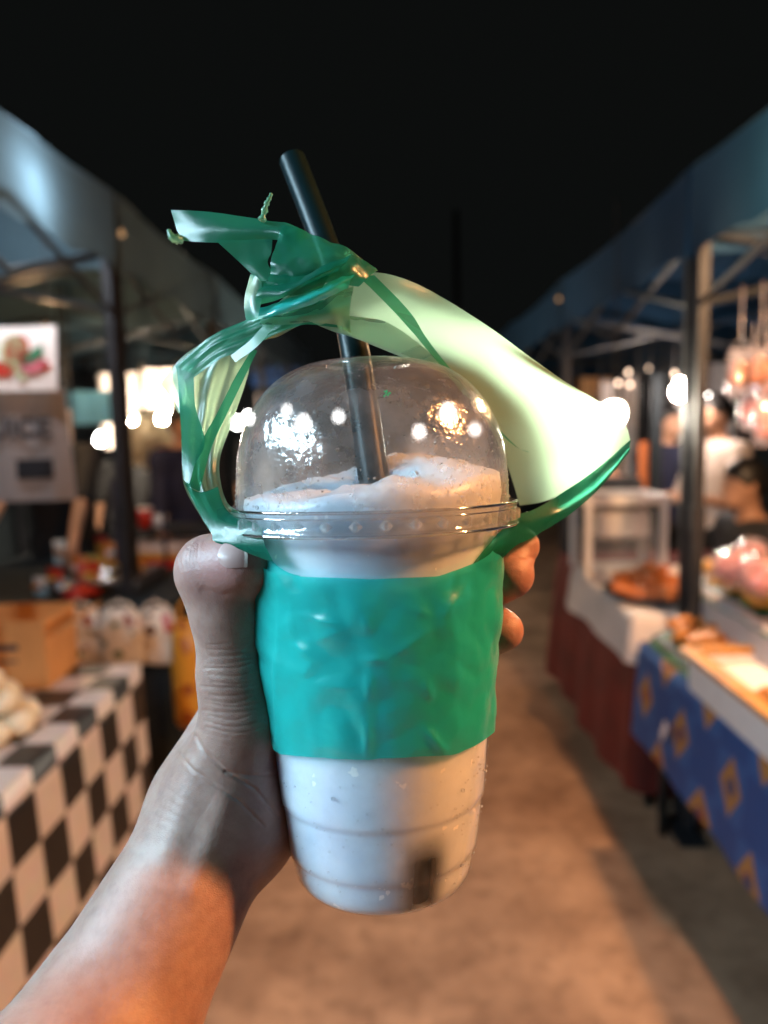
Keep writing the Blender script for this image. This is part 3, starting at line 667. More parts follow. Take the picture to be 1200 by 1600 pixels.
# ------------------------------------------------------------------ the hand and forearm (one continuous body)
def skin_mat():
    m, n, out = nt('skin'); L = n.links.new
    p = N(n, 'ShaderNodeBsdfPrincipled'); L(p.outputs[0], out.inputs[0])
    tc = N(n, 'ShaderNodeTexCoord')
    a = N(n, 'ShaderNodeTexNoise'); a.inputs['Scale'].default_value = 38; a.inputs['Detail'].default_value = 5; L(tc.outputs['Object'], a.inputs['Vector'])
    f = N(n, 'ShaderNodeTexNoise'); f.inputs['Scale'].default_value = 700; f.inputs['Detail'].default_value = 4; L(tc.outputs['Object'], f.inputs['Vector'])
    v = N(n, 'ShaderNodeTexVoronoi', feature='DISTANCE_TO_EDGE'); v.inputs['Scale'].default_value = 1500; L(tc.outputs['Object'], v.inputs['Vector'])
    r = N(n, 'ShaderNodeValToRGB'); L(a.outputs['Fac'], r.inputs[0])
    r.color_ramp.elements[0].position = .3; r.color_ramp.elements[0].color = (.265, .155, .125, 1)
    r.color_ramp.elements[1].position = .7; r.color_ramp.elements[1].color = (.35, .225, .185, 1)
    sp2_ = N(n, 'ShaderNodeTexNoise'); sp2_.inputs['Scale'].default_value = 240; sp2_.inputs['Detail'].default_value = 4; L(tc.outputs['Object'], sp2_.inputs['Vector'])
    r3 = N(n, 'ShaderNodeValToRGB'); L(sp2_.outputs['Fac'], r3.inputs[0]); r3.color_ramp.elements[0].position = .3; r3.color_ramp.elements[0].color = (.78, .72, .72, 1); r3.color_ramp.elements[1].position = .6; r3.color_ramp.elements[1].color = (1, 1, 1, 1)
    mk = N(n, 'ShaderNodeMix', data_type='RGBA', blend_type='MULTIPLY'); mk.inputs[0].default_value = .8; L(r.outputs[0], mk.inputs[6]); L(r3.outputs[0], mk.inputs[7])
    at = N(n, 'ShaderNodeAttribute'); at.attribute_name = 'flush'
    mx = N(n, 'ShaderNodeMix', data_type='RGBA'); L(at.outputs['Fac'], mx.inputs[0]); L(mk.outputs[2], mx.inputs[6]); mx.inputs[7].default_value = (.36, .165, .155, 1)
    L(mx.outputs[2], p.inputs['Base Color'])
    p.inputs['Subsurface Weight'].default_value = .35; p.inputs['Subsurface Radius'].default_value = (1, .35, .2); p.inputs['Subsurface Scale'].default_value = .004
    p.inputs['Roughness'].default_value = .5; p.inputs['Specular IOR Level'].default_value = .4
    h = N(n, 'ShaderNodeMath', operation='MULTIPLY_ADD'); L(v.outputs['Distance'], h.inputs[0]); h.inputs[1].default_value = .6; L(f.outputs['Fac'], h.inputs[2])
    b = N(n, 'ShaderNodeBump'); b.inputs['Strength'].default_value = .28; b.inputs['Distance'].default_value = .0005; L(h.outputs[0], b.inputs['Height']); L(b.outputs[0], p.inputs['Normal'])
    return m
M['skin'] = skin_mat()
def c(a, b, r1, r2, k): return ('c', tuple(Pc(*a)), tuple(Pc(*b)), r1, r2, k)
HP = [
    c((-120, 2050, .170), (50, 1790, .193), .035, .0290, .004),
    c((50, 1790, .193), (176, 1590, .222), .0290, .0246, .004),
    c((176, 1590, .222), (330, 1300, .250), .0246, .0208, .004),
    c((330, 1300, .252), (378, 1190, .256), .0200, .0160, .008),
    c((346, 1265, .248), (374, 1125, .243), .0186, .0112, .008),       # thumb metacarpal / thenar
    c((374, 1125, .243), (364, 1060, .242), .0114, .0103, .006),
    c((364, 1060, .242), (354, 950, .240), .0103, .0110, .005),       # proximal phalanx
    c((354, 950, .240), (338, 900, .239), .0110, .0108, .004),
    c((329, 889, .237), (382, 882, .231), .0104, .0090, .006),        # distal phalanx, bent to the cup
    c((372, 882, .232), (392, 885, .233), .0090, .0073, .004),
    # palm behind the cup
    c((350, 1255, .262), (432, 985, .298), .017, .0125, .016),
    c((355, 1265, .266), (436, 1050, .304), .018, .0125, .016),
    c((360, 1275, .268), (432, 1110, .304), .018, .0125, .016),
    c((370, 1240, .262), (410, 1120, .275), .018, .014, .016),
    # fingers round the far side
    c((432, 980, .298), (560, 905, .314), .0098, .0090, .008), c((560, 905, .314), (710, 868, .300), .0090, .0082, .005), c((710, 868, .300), (812, 853, .268), .0082, .0070, .005),
    c((436, 1020, .303), (570, 975, .317), .0100, .0094, .008), c((570, 975, .317), (712, 935, .299), .0094, .0090, .005), c((712, 935, .299), (797, 898, .262), .0090, .0083, .005),
    c((436, 1070, .304), (565, 1050, .316), .0096, .0090, .008), c((565, 1050, .316), (702, 1020, .296), .0090, .0085, .005), c((702, 1020, .296), (786, 985, .262), .0085, .0071, .005),
    c((430, 1115, .304), (555, 1125, .312), .0086, .0080, .008), c((555, 1125, .312), (680, 1110, .294), .0080, .0073, .005), c((680, 1110, .294), (740, 1085, .272), .0073, .0062, .005),
]
hme0 = sdf_mesh('hand0', HP, .0012, .006)
tmp = bpy.data.objects.new('tmp', hme0); COL.objects.link(tmp)
md = tmp.modifiers.new('s', 'SMOOTH'); md.iterations = 3; md.factor = .5
md = tmp.modifiers.new('ss', 'SUBSURF'); md.levels = 1; md.render_levels = 1
dg = bpy.context.evaluated_depsgraph_get(); hme = bpy.data.meshes.new_from_object(tmp.evaluated_get(dg))
bpy.data.objects.remove(tmp)
bm = bmesh.new(); bm.from_mesh(hme)
def _zone(v):
    d_ = -v.co.z; x_ = 600 + F_PX * v.co.x / d_; y_ = 800 - F_PX * v.co.y / d_; return 262 < x_ < 440 and 835 < y_ < 1320 and v.normal.z > -.1
zn = {v.index for v in bm.verts if _zone(v)}
bmesh.ops.subdivide_edges(bm, edges=[e_ for e_ in bm.edges if e_.verts[0].index in zn and e_.verts[1].index in zn], cuts=1, use_grid_fill=True, smooth=0)
bm.to_mesh(hme); bm.free(); hme.update()
nV = len(hme.vertices); co = np.empty(nV * 3, np.float32); hme.vertices.foreach_get('co', co); co = co.reshape(-1, 3).astype(np.float64)
no_ = np.empty(nV * 3, np.float32); hme.vertex_normals.foreach_get('vector', no_); no_ = no_.reshape(-1, 3)
dep = -co[:, 2]; PX = 600 + F_PX * co[:, 0] / dep; PY = 800 - F_PX * co[:, 1] / dep
front = np.clip(no_[:, 2] * 1.6 + .3, 0, 1)
def npseg(a, b):
    a = np.array(a, float); b = np.array(b, float); ab = b - a
    t = np.clip(((PX - a[0]) * ab[0] + (PY - a[1]) * ab[1]) / (ab @ ab), 0, 1)
    return np.hypot(PX - a[0] - t * ab[0], PY - a[1] - t * ab[1])
disp = np.zeros(nV)
def crease(poly, wd, dp):
    d = np.min([npseg(a, b) for a, b in zip(poly, poly[1:])], axis=0)
    global disp
    disp += (-dp * np.exp(-(d / wd) ** 2) + dp * .18 * np.exp(-((d - wd * 2.3) / (wd * 1.3)) ** 2)) * front
rg = random.Random(11)
# wrinkles across the base of the thumb
for k in range(19):
    y = 1008 + k * 9.3 + rg.uniform(-2.5, 2.5); x0 = 318 + rg.uniform(-2, 14); x1 = 410 + rg.uniform(-16, 8); poly = []; ph = rg.uniform(0, 6)
    for i in range(11):
        s_ = i / 10; x = x0 + (x1 - x0) * s_
        poly.append((x, y + 7 * math.sin(s_ * math.pi) * (.3 + k / 16) - 9 * s_ * (1 - k / 15) + 1.0 * math.sin(s_ * 7 + ph)))
    crease(poly, 1.9 + rg.uniform(-.2, .6), (.00004 + .00008 * math.sin(math.pi * min(1, (k + 2) / 18))) * rg.uniform(.6, 1.3))
crease([(306, 1150), (322, 1178), (352, 1205), (398, 1232), (436, 1276)], 2.8, .00038)
crease([(282, 1178), (306, 1204), (338, 1228), (372, 1250), (412, 1290)], 2.6, .0003)
crease([(352, 1206), (392, 1212), (430, 1210)], 2.6, .00025)
crease([(318, 922), (345, 930), (376, 924)], 6.0, .00022)     # under the bent tip
for k in range(6):
    x = 282 + k * 5.2; crease([(x + 2, 864 - k * 2.2 + 3 * math.sin(k * 2.3)), (x - 1, 876), (x + 3, 890 - k + 4 * math.sin(k * 3.1))], 2.0, .00009)
for k in range(5):
    y = 1255 + k * 14; crease([(250 - k * 8, y - 30), (310, y + 8), (380, y + 40)], 3.0, .00004)
# tendons at the wrist
d1 = npseg((300, 1190), (262, 1330)); disp += .0009 * np.exp(-(d1 / 22) ** 2) * front
d1 = npseg((352, 1250), (300, 1390)); disp += .0007 * np.exp(-(d1 / 18) ** 2) * front
# finger joint creases on the visible tips
for (a, b) in (((800, 868), (836, 872)), ((786, 958), (812, 962))): crease([a, b], 2.5, .0002)
co += no_ * disp[:, None]
hme.vertices.foreach_set('co', co.astype(np.float32).ravel())
fl = np.clip(np.exp(-(((PX - 345) / 70) ** 2 + ((PY - 880) / 55) ** 2)) * .75 + np.exp(-(((PX - 815) / 40) ** 2 + ((PY - 930) / 110) ** 2)) * .6 + .35 * np.exp(-(((PX - 425) / 30) ** 2 + ((PY - 1200) / 60) ** 2)), 0, 1)
at = hme.attributes.new('flush', 'FLOAT', 'POINT'); at.data.foreach_set('value', fl.astype(np.float32))
hme.materials.clear(); hme.update()
hand = link('person', hme, M['skin']); hand.matrix_world = CAM_MW
tag(hand, 'bare left hand and forearm in the foreground gripping the drink cup', 'person')
# thumb nail: curved plate with a paler free edge
bm = bmesh.new(); bm.from_mesh(hme); bvh = BVHTree.FromBMesh(bm); bm.free()
def on_hand(px, py):
    dirv = Pc(px, py, 1).normalized(); hit = bvh.ray_cast(Vector((0, 0, 0)), dirv); return hit[0], hit[1]
nail = MB(); nail_tip = MB()
def nail_pt(u, v, lift):
    # u along the nail (0 root .. 1 free edge), v across
    px = 341 + 45 * u; top = 848 - 3 * math.sin(u * 2) ; bot = 889 - 3 * u
    py = (top + bot) / 2 + (bot - top) / 2 * v * (math.sqrt(max(0, 1 - (1 - min(1, u / .45)) ** 2)) if u < .45 else 1)
    h, nn = on_hand(px, py)
    if h is None: h = Pc(px, py, .232); nn = Vector((0, 0, 1))
    return h + nn * lift * (1 - .55 * v * v)
nail.grid([[nail_pt(.03 + .87 * i / 13, -1 + 2 * j / 12, .0007) for j in range(13)] for i in range(14)])
nail_tip.grid([[nail_pt(.90 + .10 * i / 4, -1 + 2 * j / 12, .00072 + .0002 * i / 4) for j in range(13)] for i in range(5)])
m_nail = mat('nail', (.42, .275, .255), .36, .08, 80); m_tip = mat('nail_edge', (.52, .47, .43), .3, .08, 80)
no1 = nail.build('thumb_nail', m_nail, hand)
nail_tip.build('nail_free_edge', m_tip, no1)

# ------------------------------------------------------------------ stalls: tables, cloths, goods
def table(label, x0, x1, y0, y1, z):
    t = empty('stall_table', ((x0 + x1) / 2, (y0 + y1) / 2, 0), 0, label, 'table')
    lx, ly = (x1 - x0) / 2, (y1 - y0) / 2
    box('tabletop', (0, 0, z - .015), (x1 - x0, y1 - y0, .03), M['wood'], t, bevel=.004)
    for sx in (-1, 1):
        for sy in (-1, 1): MB().tube([(sx * (lx - .06), sy * (ly - .06), 0), (sx * (lx - .06), sy * (ly - .06), z - .03)], .018, 8).build('leg', M['darksteel'], t)
    return t
def cloth(name, label, x0, x1, y0, y1, z, drop, mtl, amp=.012, fold=26, seed=0, flare=.02, cat='tablecloth'):
    cx, cy = (x0 + x1) / 2, (y0 + y1) / 2
    per = []
    nx, ny = max(8, int((x1 - x0) / .02)), max(8, int((y1 - y0) / .02))
    for i in range(nx): per.append((x0 + (x1 - x0) * i / nx, y0, 0, -1))
    for i in range(ny): per.append((x1, y0 + (y1 - y0) * i / ny, 1, 0))
    for i in range(nx): per.append((x1 - (x1 - x0) * i / nx, y1, 0, 1))
    for i in range(ny): per.append((x0, y1 - (y1 - y0) * i / ny, -1, 0))
    rings = []
    for q in (.985, 1.0):
        rings.append([Vector((cx + (x - cx) * q, cy + (y - cy) * q, z + .006 - (0 if q < 1 else .002))) for x, y, _, _ in per])
    lev = 9
    for j in range(1, lev + 1):
        qq = j / lev; row = []
        for k, (x, y, ax, ay) in enumerate(per):
            s = k * .02
            o = .004 + flare * qq + amp * qq * (math.sin(s * fold + seed) + .6 * math.sin(s * fold * .43 + seed * 2)) * .6 + .006 * qq * noise.noise((s * 4, qq * 2, seed))
            o = max(o, .003)
            row.append(Vector((x + ax * o, y + ay * o, z - drop * qq + (.012 * noise.noise((s * 2.2, 0, seed)) * qq))))
        rings.append(row)
    n = len(per); v = [p for r in rings for p in r]
    f = [(i * n + k, i * n + (k + 1) % n, (i + 1) * n + (k + 1) % n, (i + 1) * n + k) for i in range(len(rings) - 1) for k in range(n)]
    q = .9855; m = MB().add(v, f)
    m.grid([[Vector((cx + (x0 - cx) * q + (x1 - x0) * q * i / 12, cy + (y0 - cy) * q + (y1 - y0) * q * j / 20, z + .0062 + .0008 * noise.noise((i * .7, j * .7, seed)))) for j in range(21)] for i in range(13)])
    o = m.build(name, mtl); return tag(o, label, cat)
def lump(seed, r=1., sq=(1, .8, .6), rough=.18, sub=3):
    bm = bmesh.new(); bmesh.ops.create_icosphere(bm, subdivisions=sub, radius=1)
    for v in bm.verts:
        p = v.co.copy(); k = 1 + rough * noise.fractal(p * 1.6 + Vector((seed * 3.1, 0, 0)), 1, 2, 3)
        v.co = Vector((p.x * sq[0], p.y * sq[1], p.z * sq[2])) * k * r
    me = bpy.data.meshes.new('lump'); bm.to_mesh(me); bm.free(); return me
def scatter(name, label, cat, group, mtl, spots, meshes, rg, lift=0):
    for k, (x, y, z, s) in enumerate(spots):
        me = meshes[k % len(meshes)]
        if not me.materials: me.materials.append(mtl)
        o = link(name, me, None, None, (x, y, z + lift)); o.scale = (s, s, s)
        o.rotation_euler = (rg.uniform(-.4, .4), rg.uniform(-.4, .4), rg.uniform(0, 6.28)); tag(o, label, cat, group)
def strings(t, pts, top):
    for p in pts: MB().tube([Vector(p), Vector((p[0], p[1], top))], .002, 4).build('string', M['black'], t)
def hang_bag(p, wd, ht, mtl, label, group=None, thick=.06, seed=0, name='carrier_bag', ry=0, cat='bag', hook=None, hh=.09, hr=1.):
    """soft bag hanging from two loops, p is the middle of its top"""
    e = empty(name, p, ry, label, cat, group)
    P = []
    for i in range(17):
        q = i / 16; row = []
        for k in range(24):
            a = 2 * math.pi * k / 24
            pr = (.12 + .88 * min(1, q * 3.2) ** .7) * (1 if q < .9 else math.sqrt(max(.02, 1 - ((q - .9) / .1) ** 2 * .8)))
            x = math.cos(a) * wd / 2 * (.72 + .28 * pr) * (1 + .05 * noise.noise((q * 4, a, seed))); y = math.sin(a) * thick / 2 * pr + .010 * noise.noise((x * 18, q * 5, seed + 3))
            row.append((x, y, -ht * q + .012 * noise.noise((x * 12, seed, q * 3))))
        P.append(row)
    v = [q for r in P for q in r]; n = 24
    f = [(i * n + k, i * n + (k + 1) % n, (i + 1) * n + (k + 1) % n, (i + 1) * n + k) for i in range(16) for k in range(n)] + [tuple(range(16 * n, 17 * n))]
    MB().add(v, f).build('body', mtl, e)
    for s in (-1, 1):
        MB().tube([(s * wd * .3, 0, -.01), (s * wd * .22, 0, hh * .55), (0, 0, hh), (s * wd * -.02, 0, hook if hook else hh + .01)], [.008 * hr, .006 * hr, .005 * hr, .004 * hr], 6).build('handle', mtl, e)
    return e

# --- pattern materials (flat print)
def checker_mat():
    m, n, out = nt('chequered_oilcloth'); L = n.links.new
    p = N(n, 'ShaderNodeBsdfPrincipled'); L(p.outputs[0], out.inputs[0])
    tc = N(n, 'ShaderNodeTexCoord'); mp = N(n, 'ShaderNodeMapping'); L(tc.outputs['Object'], mp.inputs[0]); mp.inputs['Location'].default_value = (10.045, 10.0, 10.045)
    ck = N(n, 'ShaderNodeTexChecker'); ck.inputs['Scale'].default_value = 1 / .125; L(mp.outputs[0], ck.inputs['Vector'])
    ck.inputs['Color1'].default_value = (.66, .58, .56, 1); ck.inputs['Color2'].default_value = (.012, .012, .013, 1)
    no = N(n, 'ShaderNodeTexNoise'); no.inputs['Scale'].default_value = 20; L(tc.outputs['Object'], no.inputs['Vector'])
    mx = N(n, 'ShaderNodeMix', data_type='RGBA', blend_type='MULTIPLY'); mx.inputs[0].default_value = .25; L(ck.outputs[0], mx.inputs[6]); L(no.outputs['Color'], mx.inputs[7])
    L(mx.outputs[2], p.inputs['Base Color']); p.inputs['Roughness'].default_value = .38
    return m
def blue_print_mat():
    m, n, out = nt('blue_printed_cloth'); L = n.links.new
    p = N(n, 'ShaderNodeBsdfPrincipled'); L(p.outputs[0], out.inputs[0]); p.inputs['Roughness'].default_value = .6
    tc = N(n, 'ShaderNodeTexCoord'); sp = N(n, 'ShaderNodeSeparateXYZ'); L(tc.outputs['Object'], sp.inputs[0])
    def mth(op, a, b=None, c_=None):
        x = N(n, 'ShaderNodeMath', operation=op)
        for i, q in enumerate((a, b, c_)):
            if q is None: continue
            if isinstance(q, (int, float)): x.inputs[i].default_value = q
            else: L(q, x.inputs[i])
        return x.outputs[0]
    sx = mth('ADD', sp.outputs[0], sp.outputs[1])
    u = mth('MULTIPLY_ADD', sx, 1 / .17, 40.2); v = mth('MULTIPLY_ADD', sp.outputs[2], 1 / .17, 40.35)
    fu, fv = mth('FRACT', u), mth('FRACT', v)
    par = mth('MODULO', mth('ADD', mth('FLOOR', u), mth('FLOOR', v)), 2)
    au = mth('ABSOLUTE', mth('SUBTRACT', fu, .5)); av = mth('ABSOLUTE', mth('SUBTRACT', fv, .5))
    dia = mth('LESS_THAN', mth('ADD', au, mth('MULTIPLY', av, .8)), .40)
    dot = mth('LESS_THAN', mth('SQRT', mth('ADD', mth('MULTIPLY', au, au), mth('MULTIPLY', av, av))), .15)
    no = N(n, 'ShaderNodeTexNoise'); no.inputs['Scale'].default_value = 4; L(tc.outputs['Object'], no.inputs['Vector'])
    rr = N(n, 'ShaderNodeValToRGB'); L(no.outputs['Fac'], rr.inputs[0]); rr.color_ramp.elements[0].position = .45; rr.color_ramp.elements[0].color = (.02, .05, .16, 1); rr.color_ramp.elements[1].position = .55; rr.color_ramp.elements[1].color = (.30, .05, .02, 1)
    def mixc(f, a, b):
        x = N(n, 'ShaderNodeMix', data_type='RGBA'); L(f, x.inputs[0])
        for i, q in ((6, a), (7, b)):
            if isinstance(q, tuple): x.inputs[i].default_value = q
            else: L(q, x.inputs[i])
        return x.outputs[2]
    orange = mixc(dot, (.42, .20, .06, 1), rr.outputs[0])
    blue = mixc(par, (.015, .075, .26, 1), (.025, .11, .34, 1))
    L(mixc(mth('MULTIPLY', dia, par), blue, orange), p.inputs['Base Color']); return m
def dots_mat(name, base, dotc, scale=16, thr=.28):
    m, n, out = nt(name); L = n.links.new
    p = N(n, 'ShaderNodeBsdfPrincipled'); L(p.outputs[0], out.inputs[0]); p.inputs['Roughness'].default_value = .4
    tc = N(n, 'ShaderNodeTexCoord'); v = N(n, 'ShaderNodeTexVoronoi'); v.inputs['Scale'].default_value = scale; L(tc.outputs['Object'], v.inputs['Vector'])
    lt_ = N(n, 'ShaderNodeMath', operation='LESS_THAN'); L(v.outputs['Distance'], lt_.inputs[0]); lt_.inputs[1].default_value = thr
    r = N(n, 'ShaderNodeValToRGB'); r.color_ramp.interpolation = 'CONSTANT'; sc = N(n, 'ShaderNodeSeparateColor'); L(v.outputs['Color'], sc.inputs[0]); L(sc.outputs[0], r.inputs[0])
    r.color_ramp.elements[0].color = c4(dotc[0]); r.color_ramp.elements[1].position = .4; r.color_ramp.elements[1].color = c4(dotc[1])
    e = r.color_ramp.elements.new(.7); e.color = c4(dotc[2])
    mx = N(n, 'ShaderNodeMix', data_type='RGBA'); L(lt_.outputs[0], mx.inputs[0]); mx.inputs[6].default_value = c4(base); L(r.outputs[0], mx.inputs[7]); L(mx.outputs[2], p.inputs['Base Color']); return m
M['checker'] = checker_mat(); M['blueprint'] = blue_print_mat()
M['floral'] = dots_mat('floral_print', (.70, .64, .56), [(.45, .05, .08), (.30, .06, .04), (.05, .12, .05)], 17, .30)
M['floral2'] = dots_mat('dotted_print', (.74, .68, .60), [(.02, .13, .42), (.55, .08, .10), (.10, .05, .04)], 12, .28)
M['yellowbag'] = dots_mat('yellow_print', (.66, .30, .03), [(.50, .05, .01), (.66, .26, .02), (.35, .10, .02)], 11, .30)
M['red_cloth'] = mat('red_cloth', (.14, .012, .007), .75, .35, 6)
M['cardboard'] = mat('cardboard', (.58, .26, .08), .75, .15, 9)
M['golden'] = mat('golden_fry', (.62, .27, .06), .5, .5, 26, col2=(.36, .11, .015), spec=.6)
M['fried'] = mat('fried_crust', (.55, .17, .03), .5, .5, 30, col2=(.22, .05, .01), spec=.6)
M['yellowfood'] = mat('yellow_batter', (.72, .42, .09), .4, .3, 26, col2=(.50, .22, .03), spec=.7)
M['bun'] = mat('bun', (.80, .70, .52), .6, .08, 10, sss=.3)
M['leaf'] = mat('banana_leaf', (.016, .10, .025), .5, .4, 14)
M['foam'] = mat('white_foam', (.78, .75, .75), .7, .05, 30)
M['red'] = mat('red_plastic', (.55, .03, .015), .35, .1, 6)
M['print_dark'] = mat('dark_print', (.05, .045, .05), .7, .2)
M['cream_board'] = mat('cream_board', (.72, .62, .58), .6, .08, 3)
M['paper'] = mat('white_paper', (.80, .74, .72), .6, .04, 6)
M['banner'] = cloth_mat('greige_banner', (.32, .31, .33), .2, .3, 3)
M['cyan'] = cloth_mat('cyan_tarp', (.16, .45, .66), .4)
M['dark_tarp'] = cloth_mat('dark_tarp', (.02, .028, .035), .05)
M['steel_bright'] = mat('bright_steel', (.5, .5, .55), .25, .2, 10, .9)
M['pink'] = mat('pink_snack', (.62, .24, .24), .6, .3, 16)
M['pane'] = clear_plastic('pane_acrylic', (.97, .97, .97), .05, .08)
M['bagclear'] = clear_plastic('snack_bag_plastic', (.95, .93, .95), .25, .15, (.8, .7, .72))
rg = random.Random(5)

# chequered table, its cloth and goods
table('wooden table under the chequered cloth', -1.62, -.845, .70, 2.36, .745)
cloth('chequered_tablecloth', 'black and cream chequered oilcloth on the near left table', -1.63, -.835, .69, 2.37, .748, .66, M['checker'], .010, 14, 1, .035)
bx = empty('cardboard_box', (-1.20, 2.24, .758), .05, 'orange brown cardboard carton printed with grey bars on chequered table', 'box')
for nm, cc, dd in (('side', (-.17, 0, .10), (.006, .24, .20)), ('side', (.17, 0, .10), (.006, .24, .20)), ('side', (0, -.117, .10), (.334, .006, .20)), ('side', (0, .117, .10), (.334, .006, .20)), ('bottom', (0, 0, .004), (.33, .228, .006))):
    box(nm, cc, dd, M['cardboard'], bx)
box('flap', (.215, 0, .175), (.006, .23, .10), M['cardboard'], bx, rot=Matrix.Rotation(R(62), 3, 'Y'))
for (cx_, cz_, w_, h_) in ((.05, .125, .09, .018), (.06, .085, .06, .008), (-.03, .165, .07, .010), (-.06, .05, .05, .02)): box('print_bar', (cx_, -.1207, cz_), (w_, .001, h_), M['print_dark'], bx)
bm_ = [lump(s, 1, (1, 1, .8), .12) for s in (1, 2, 3)]
spots = []
for lvl, cnt in ((0, 9), (1, 6), (2, 3)):
    for k in range(cnt):
        a = 2 * math.pi * k / cnt + lvl; q = (.095, .06, .03)[lvl]
        spots.append((-1.04 + q * math.cos(a), 1.80 + q * 1.3 * math.sin(a), .785 + lvl * .055, .038))
spots.append((-1.03, 1.80, .785, .038))
scatter('steamed_bun', 'pale round bun heaped on the chequered cloth', 'bun', 'heap of buns', M['bun'], spots, bm_, rg)

# second left table: floral cloth, hanging bags, griddle, red bundle
table('dark table behind the chequered one, hung with bags', -2.1, -.93, 2.98, 4.3, .80)
cloth('dark_tablecloth', 'plain dark cloth on the table behind the cardboard carton', -2.11, -.92, 2.97, 4.31, .803, .70, M['dark_tarp'], .01, 20, 4)
for px, d, wpx, mt, lb in ((122, 2.90, 75, M['floral'], 'floral print bag hanging nearest the cardboard carton'), (186, 2.86, 70, M['floral'], 'floral print bag hanging left of the grey post'), (243, 2.90, 62, M['floral2'], 'white bag with a blue dot right of the grey post')):
    p = W(px, 950, d); hang_bag((p.x, p.y, p.z), wpx * d / 1200, .22, mt, lb, 'printed bags hung on the table end', .05, px, hook=.035, hh=.025)
p = W(296, 965, 2.86); hang_bag((p.x, p.y, p.z), .15, .42, M['yellowbag'], 'long orange yellow printed bag behind the thumb', None, .10, 9, hook=.12)
p = W(170, 900, 3.2); gr = empty('griddle', (p.x - .02, 3.3, .81), 0, 'flat steel griddle on the dark table', 'griddle')
MB().box((0, 0, .03), (.30, .40, .05)).build('body', M['darksteel'], gr, smooth=False, bevel=.006); MB().box((0, 0, .061), (.27, .37, .008)).build('plate', M['steel_bright'], gr, smooth=False, bevel=.002)
p = W(100, 912, 3.05); o = link('red_bundle', lump(4, .075, (1.2, .7, .45), .35), M['red'], None, (p.x, 3.06, .845)); tag(o, 'crumpled red plastic bundle beside the griddle', 'bundle')
p = W(168, 868, 3.3); scatter('yellow_snack', 'orange yellow snack lying on the griddle', 'snack', 'snacks on the griddle', M['yellowfood'], [(p.x + .05 * k - .08, 3.28 + .06 * (k % 2), .90, .035) for k in range(5)], [lump(5, 1, (1, .8, .5))], rg)
p = W(56, 815, 2.9); o = empty('metal_bowl', (p.x, 3.05, .83), 0, 'small shiny steel bowl under the juice banner', 'bowl'); MB().lathe([(.0001, 0), (.035, 0), (.06, .03), (.07, .055), (.066, .055), (.055, .032), (.03, .006), (.0001, .006)], 24).build('bowl_wall', M['steel_bright'], o); MB().tube([Vector((.07 * math.cos(a_ * .524), .07 * math.sin(a_ * .524), .055)) for a_ in range(13)], .003, 6).build('rim', M['steel_bright'], o)
# rack with cups and striped crate
rk = W(262, 822, 3.9); rz_ = rk.z
e = empty('metal_rack', (rk.x, rk.y, 0), 0, 'thin dark metal rack behind the thumb holding cups', 'rack')
for sx in (-.22, .02, .28):
    MB().tube([(sx, -.12, 0), (sx, -.12, rz_ + .25)], .010, 6).build('upright', M['navy'], e)
for z_ in (rz_, rz_ - .26): box('shelf', (.03, 0, z_ - .008), (.56, .26, .016), M['darksteel'], e)
def cupthing(px, mt, label, h=.09, r=.035):
    p = W(px, 815, 3.85); o = empty('takeaway_cup', (p.x, rk.y - .06, rz_ + .001), 0, label, 'cup', 'cups on the metal rack')
    MB().lathe([(.0001, 0), (r * .8, 0), (r, h), (r * .93, h), (r * .75, .004), (.0001, .004)], 20).build('cup_wall', mt, o)
    MB().lathe([(r * 1.04, h - .006), (r * 1.06, h), (r * .9, h + .004), (.0001, h + .006)], 20).build('cap', M['white'], o)
cupthing(227, M['red'], 'red takeaway cup on the metal rack', .10, .04); cupthing(252, M['white'], 'short white tub next to the red cup on rack', .06, .036)
cr_ = empty('striped_crate', (rk.x - .01, rk.y - .03, rz_ - .258), 0, 'red and orange striped snack carton on the lower rack shelf', 'carton')
for k, (z_, h_, mt) in enumerate(((.03, .06, M['cream_board']), (.085, .045, M['red']), (.125, .03, M['yellowfood']), (.165, .045, M['cream_board']))): box('stripe', (0, 0, z_), (.40, .18, h_), mt, cr_)

# poster and juice banner
p = W(-8, 562, 2.72); t = empty('fruit_poster', (p.x, p.y, p.z), R(2), 'white poster showing cut watermelon and pink fruit above the juice banner', 'poster')
pw, ph = .45, .225
MB().grid([[(-pw / 2 + pw * i / 12, .006 * math.sin(i * .9) - .004 * j, ph / 2 - ph * j / 6) for j in range(7)] for i in range(13)]).build('sheet', M['paper'], t)
def disc(cx_, cz_, rx, rz, mt, a0=0, a1=360, tilt=0, nm='print'):
    v = [(0, 0)]; nS = 28
    for k in range(nS + 1):
        a = R(a0 + (a1 - a0) * k / nS); v.append((rx * math.cos(a), rz * math.sin(a)))
    ct, s_t = math.cos(R(tilt)), math.sin(R(tilt)); V = [(cx_ + x * ct - z * s_t, -.030, cz_ + x * s_t + z * ct) for x, z in v]
    MB().add(V, [(0, k, k + 1) for k in range(1, nS + 1)]).build(nm, mt, t, smooth=False)
k_ = 2.72 / 1200
def at_poster(px, py): return (px + 8) * k_, -(py - 562) * k_
mg = mat('melon_green', (.04, .22, .11), .6, .4, 30); mr_ = mat('melon_red', (.60, .05, .03), .6, .2, 30); mp_ = mat('dragon_pink', (.68, .18, .24), .6, .3, 30); my = mat('rind', (.55, .60, .35), .6, .2)
def pd(px, py, rx, ry, mt, a0=0, a1=360, tl=0, y=0):
    x, z = at_poster(px, py); disc(x, z, rx * k_, ry * k_, mt, a0, a1, tl)
    o = t.children[-1]; o.location.y = -y
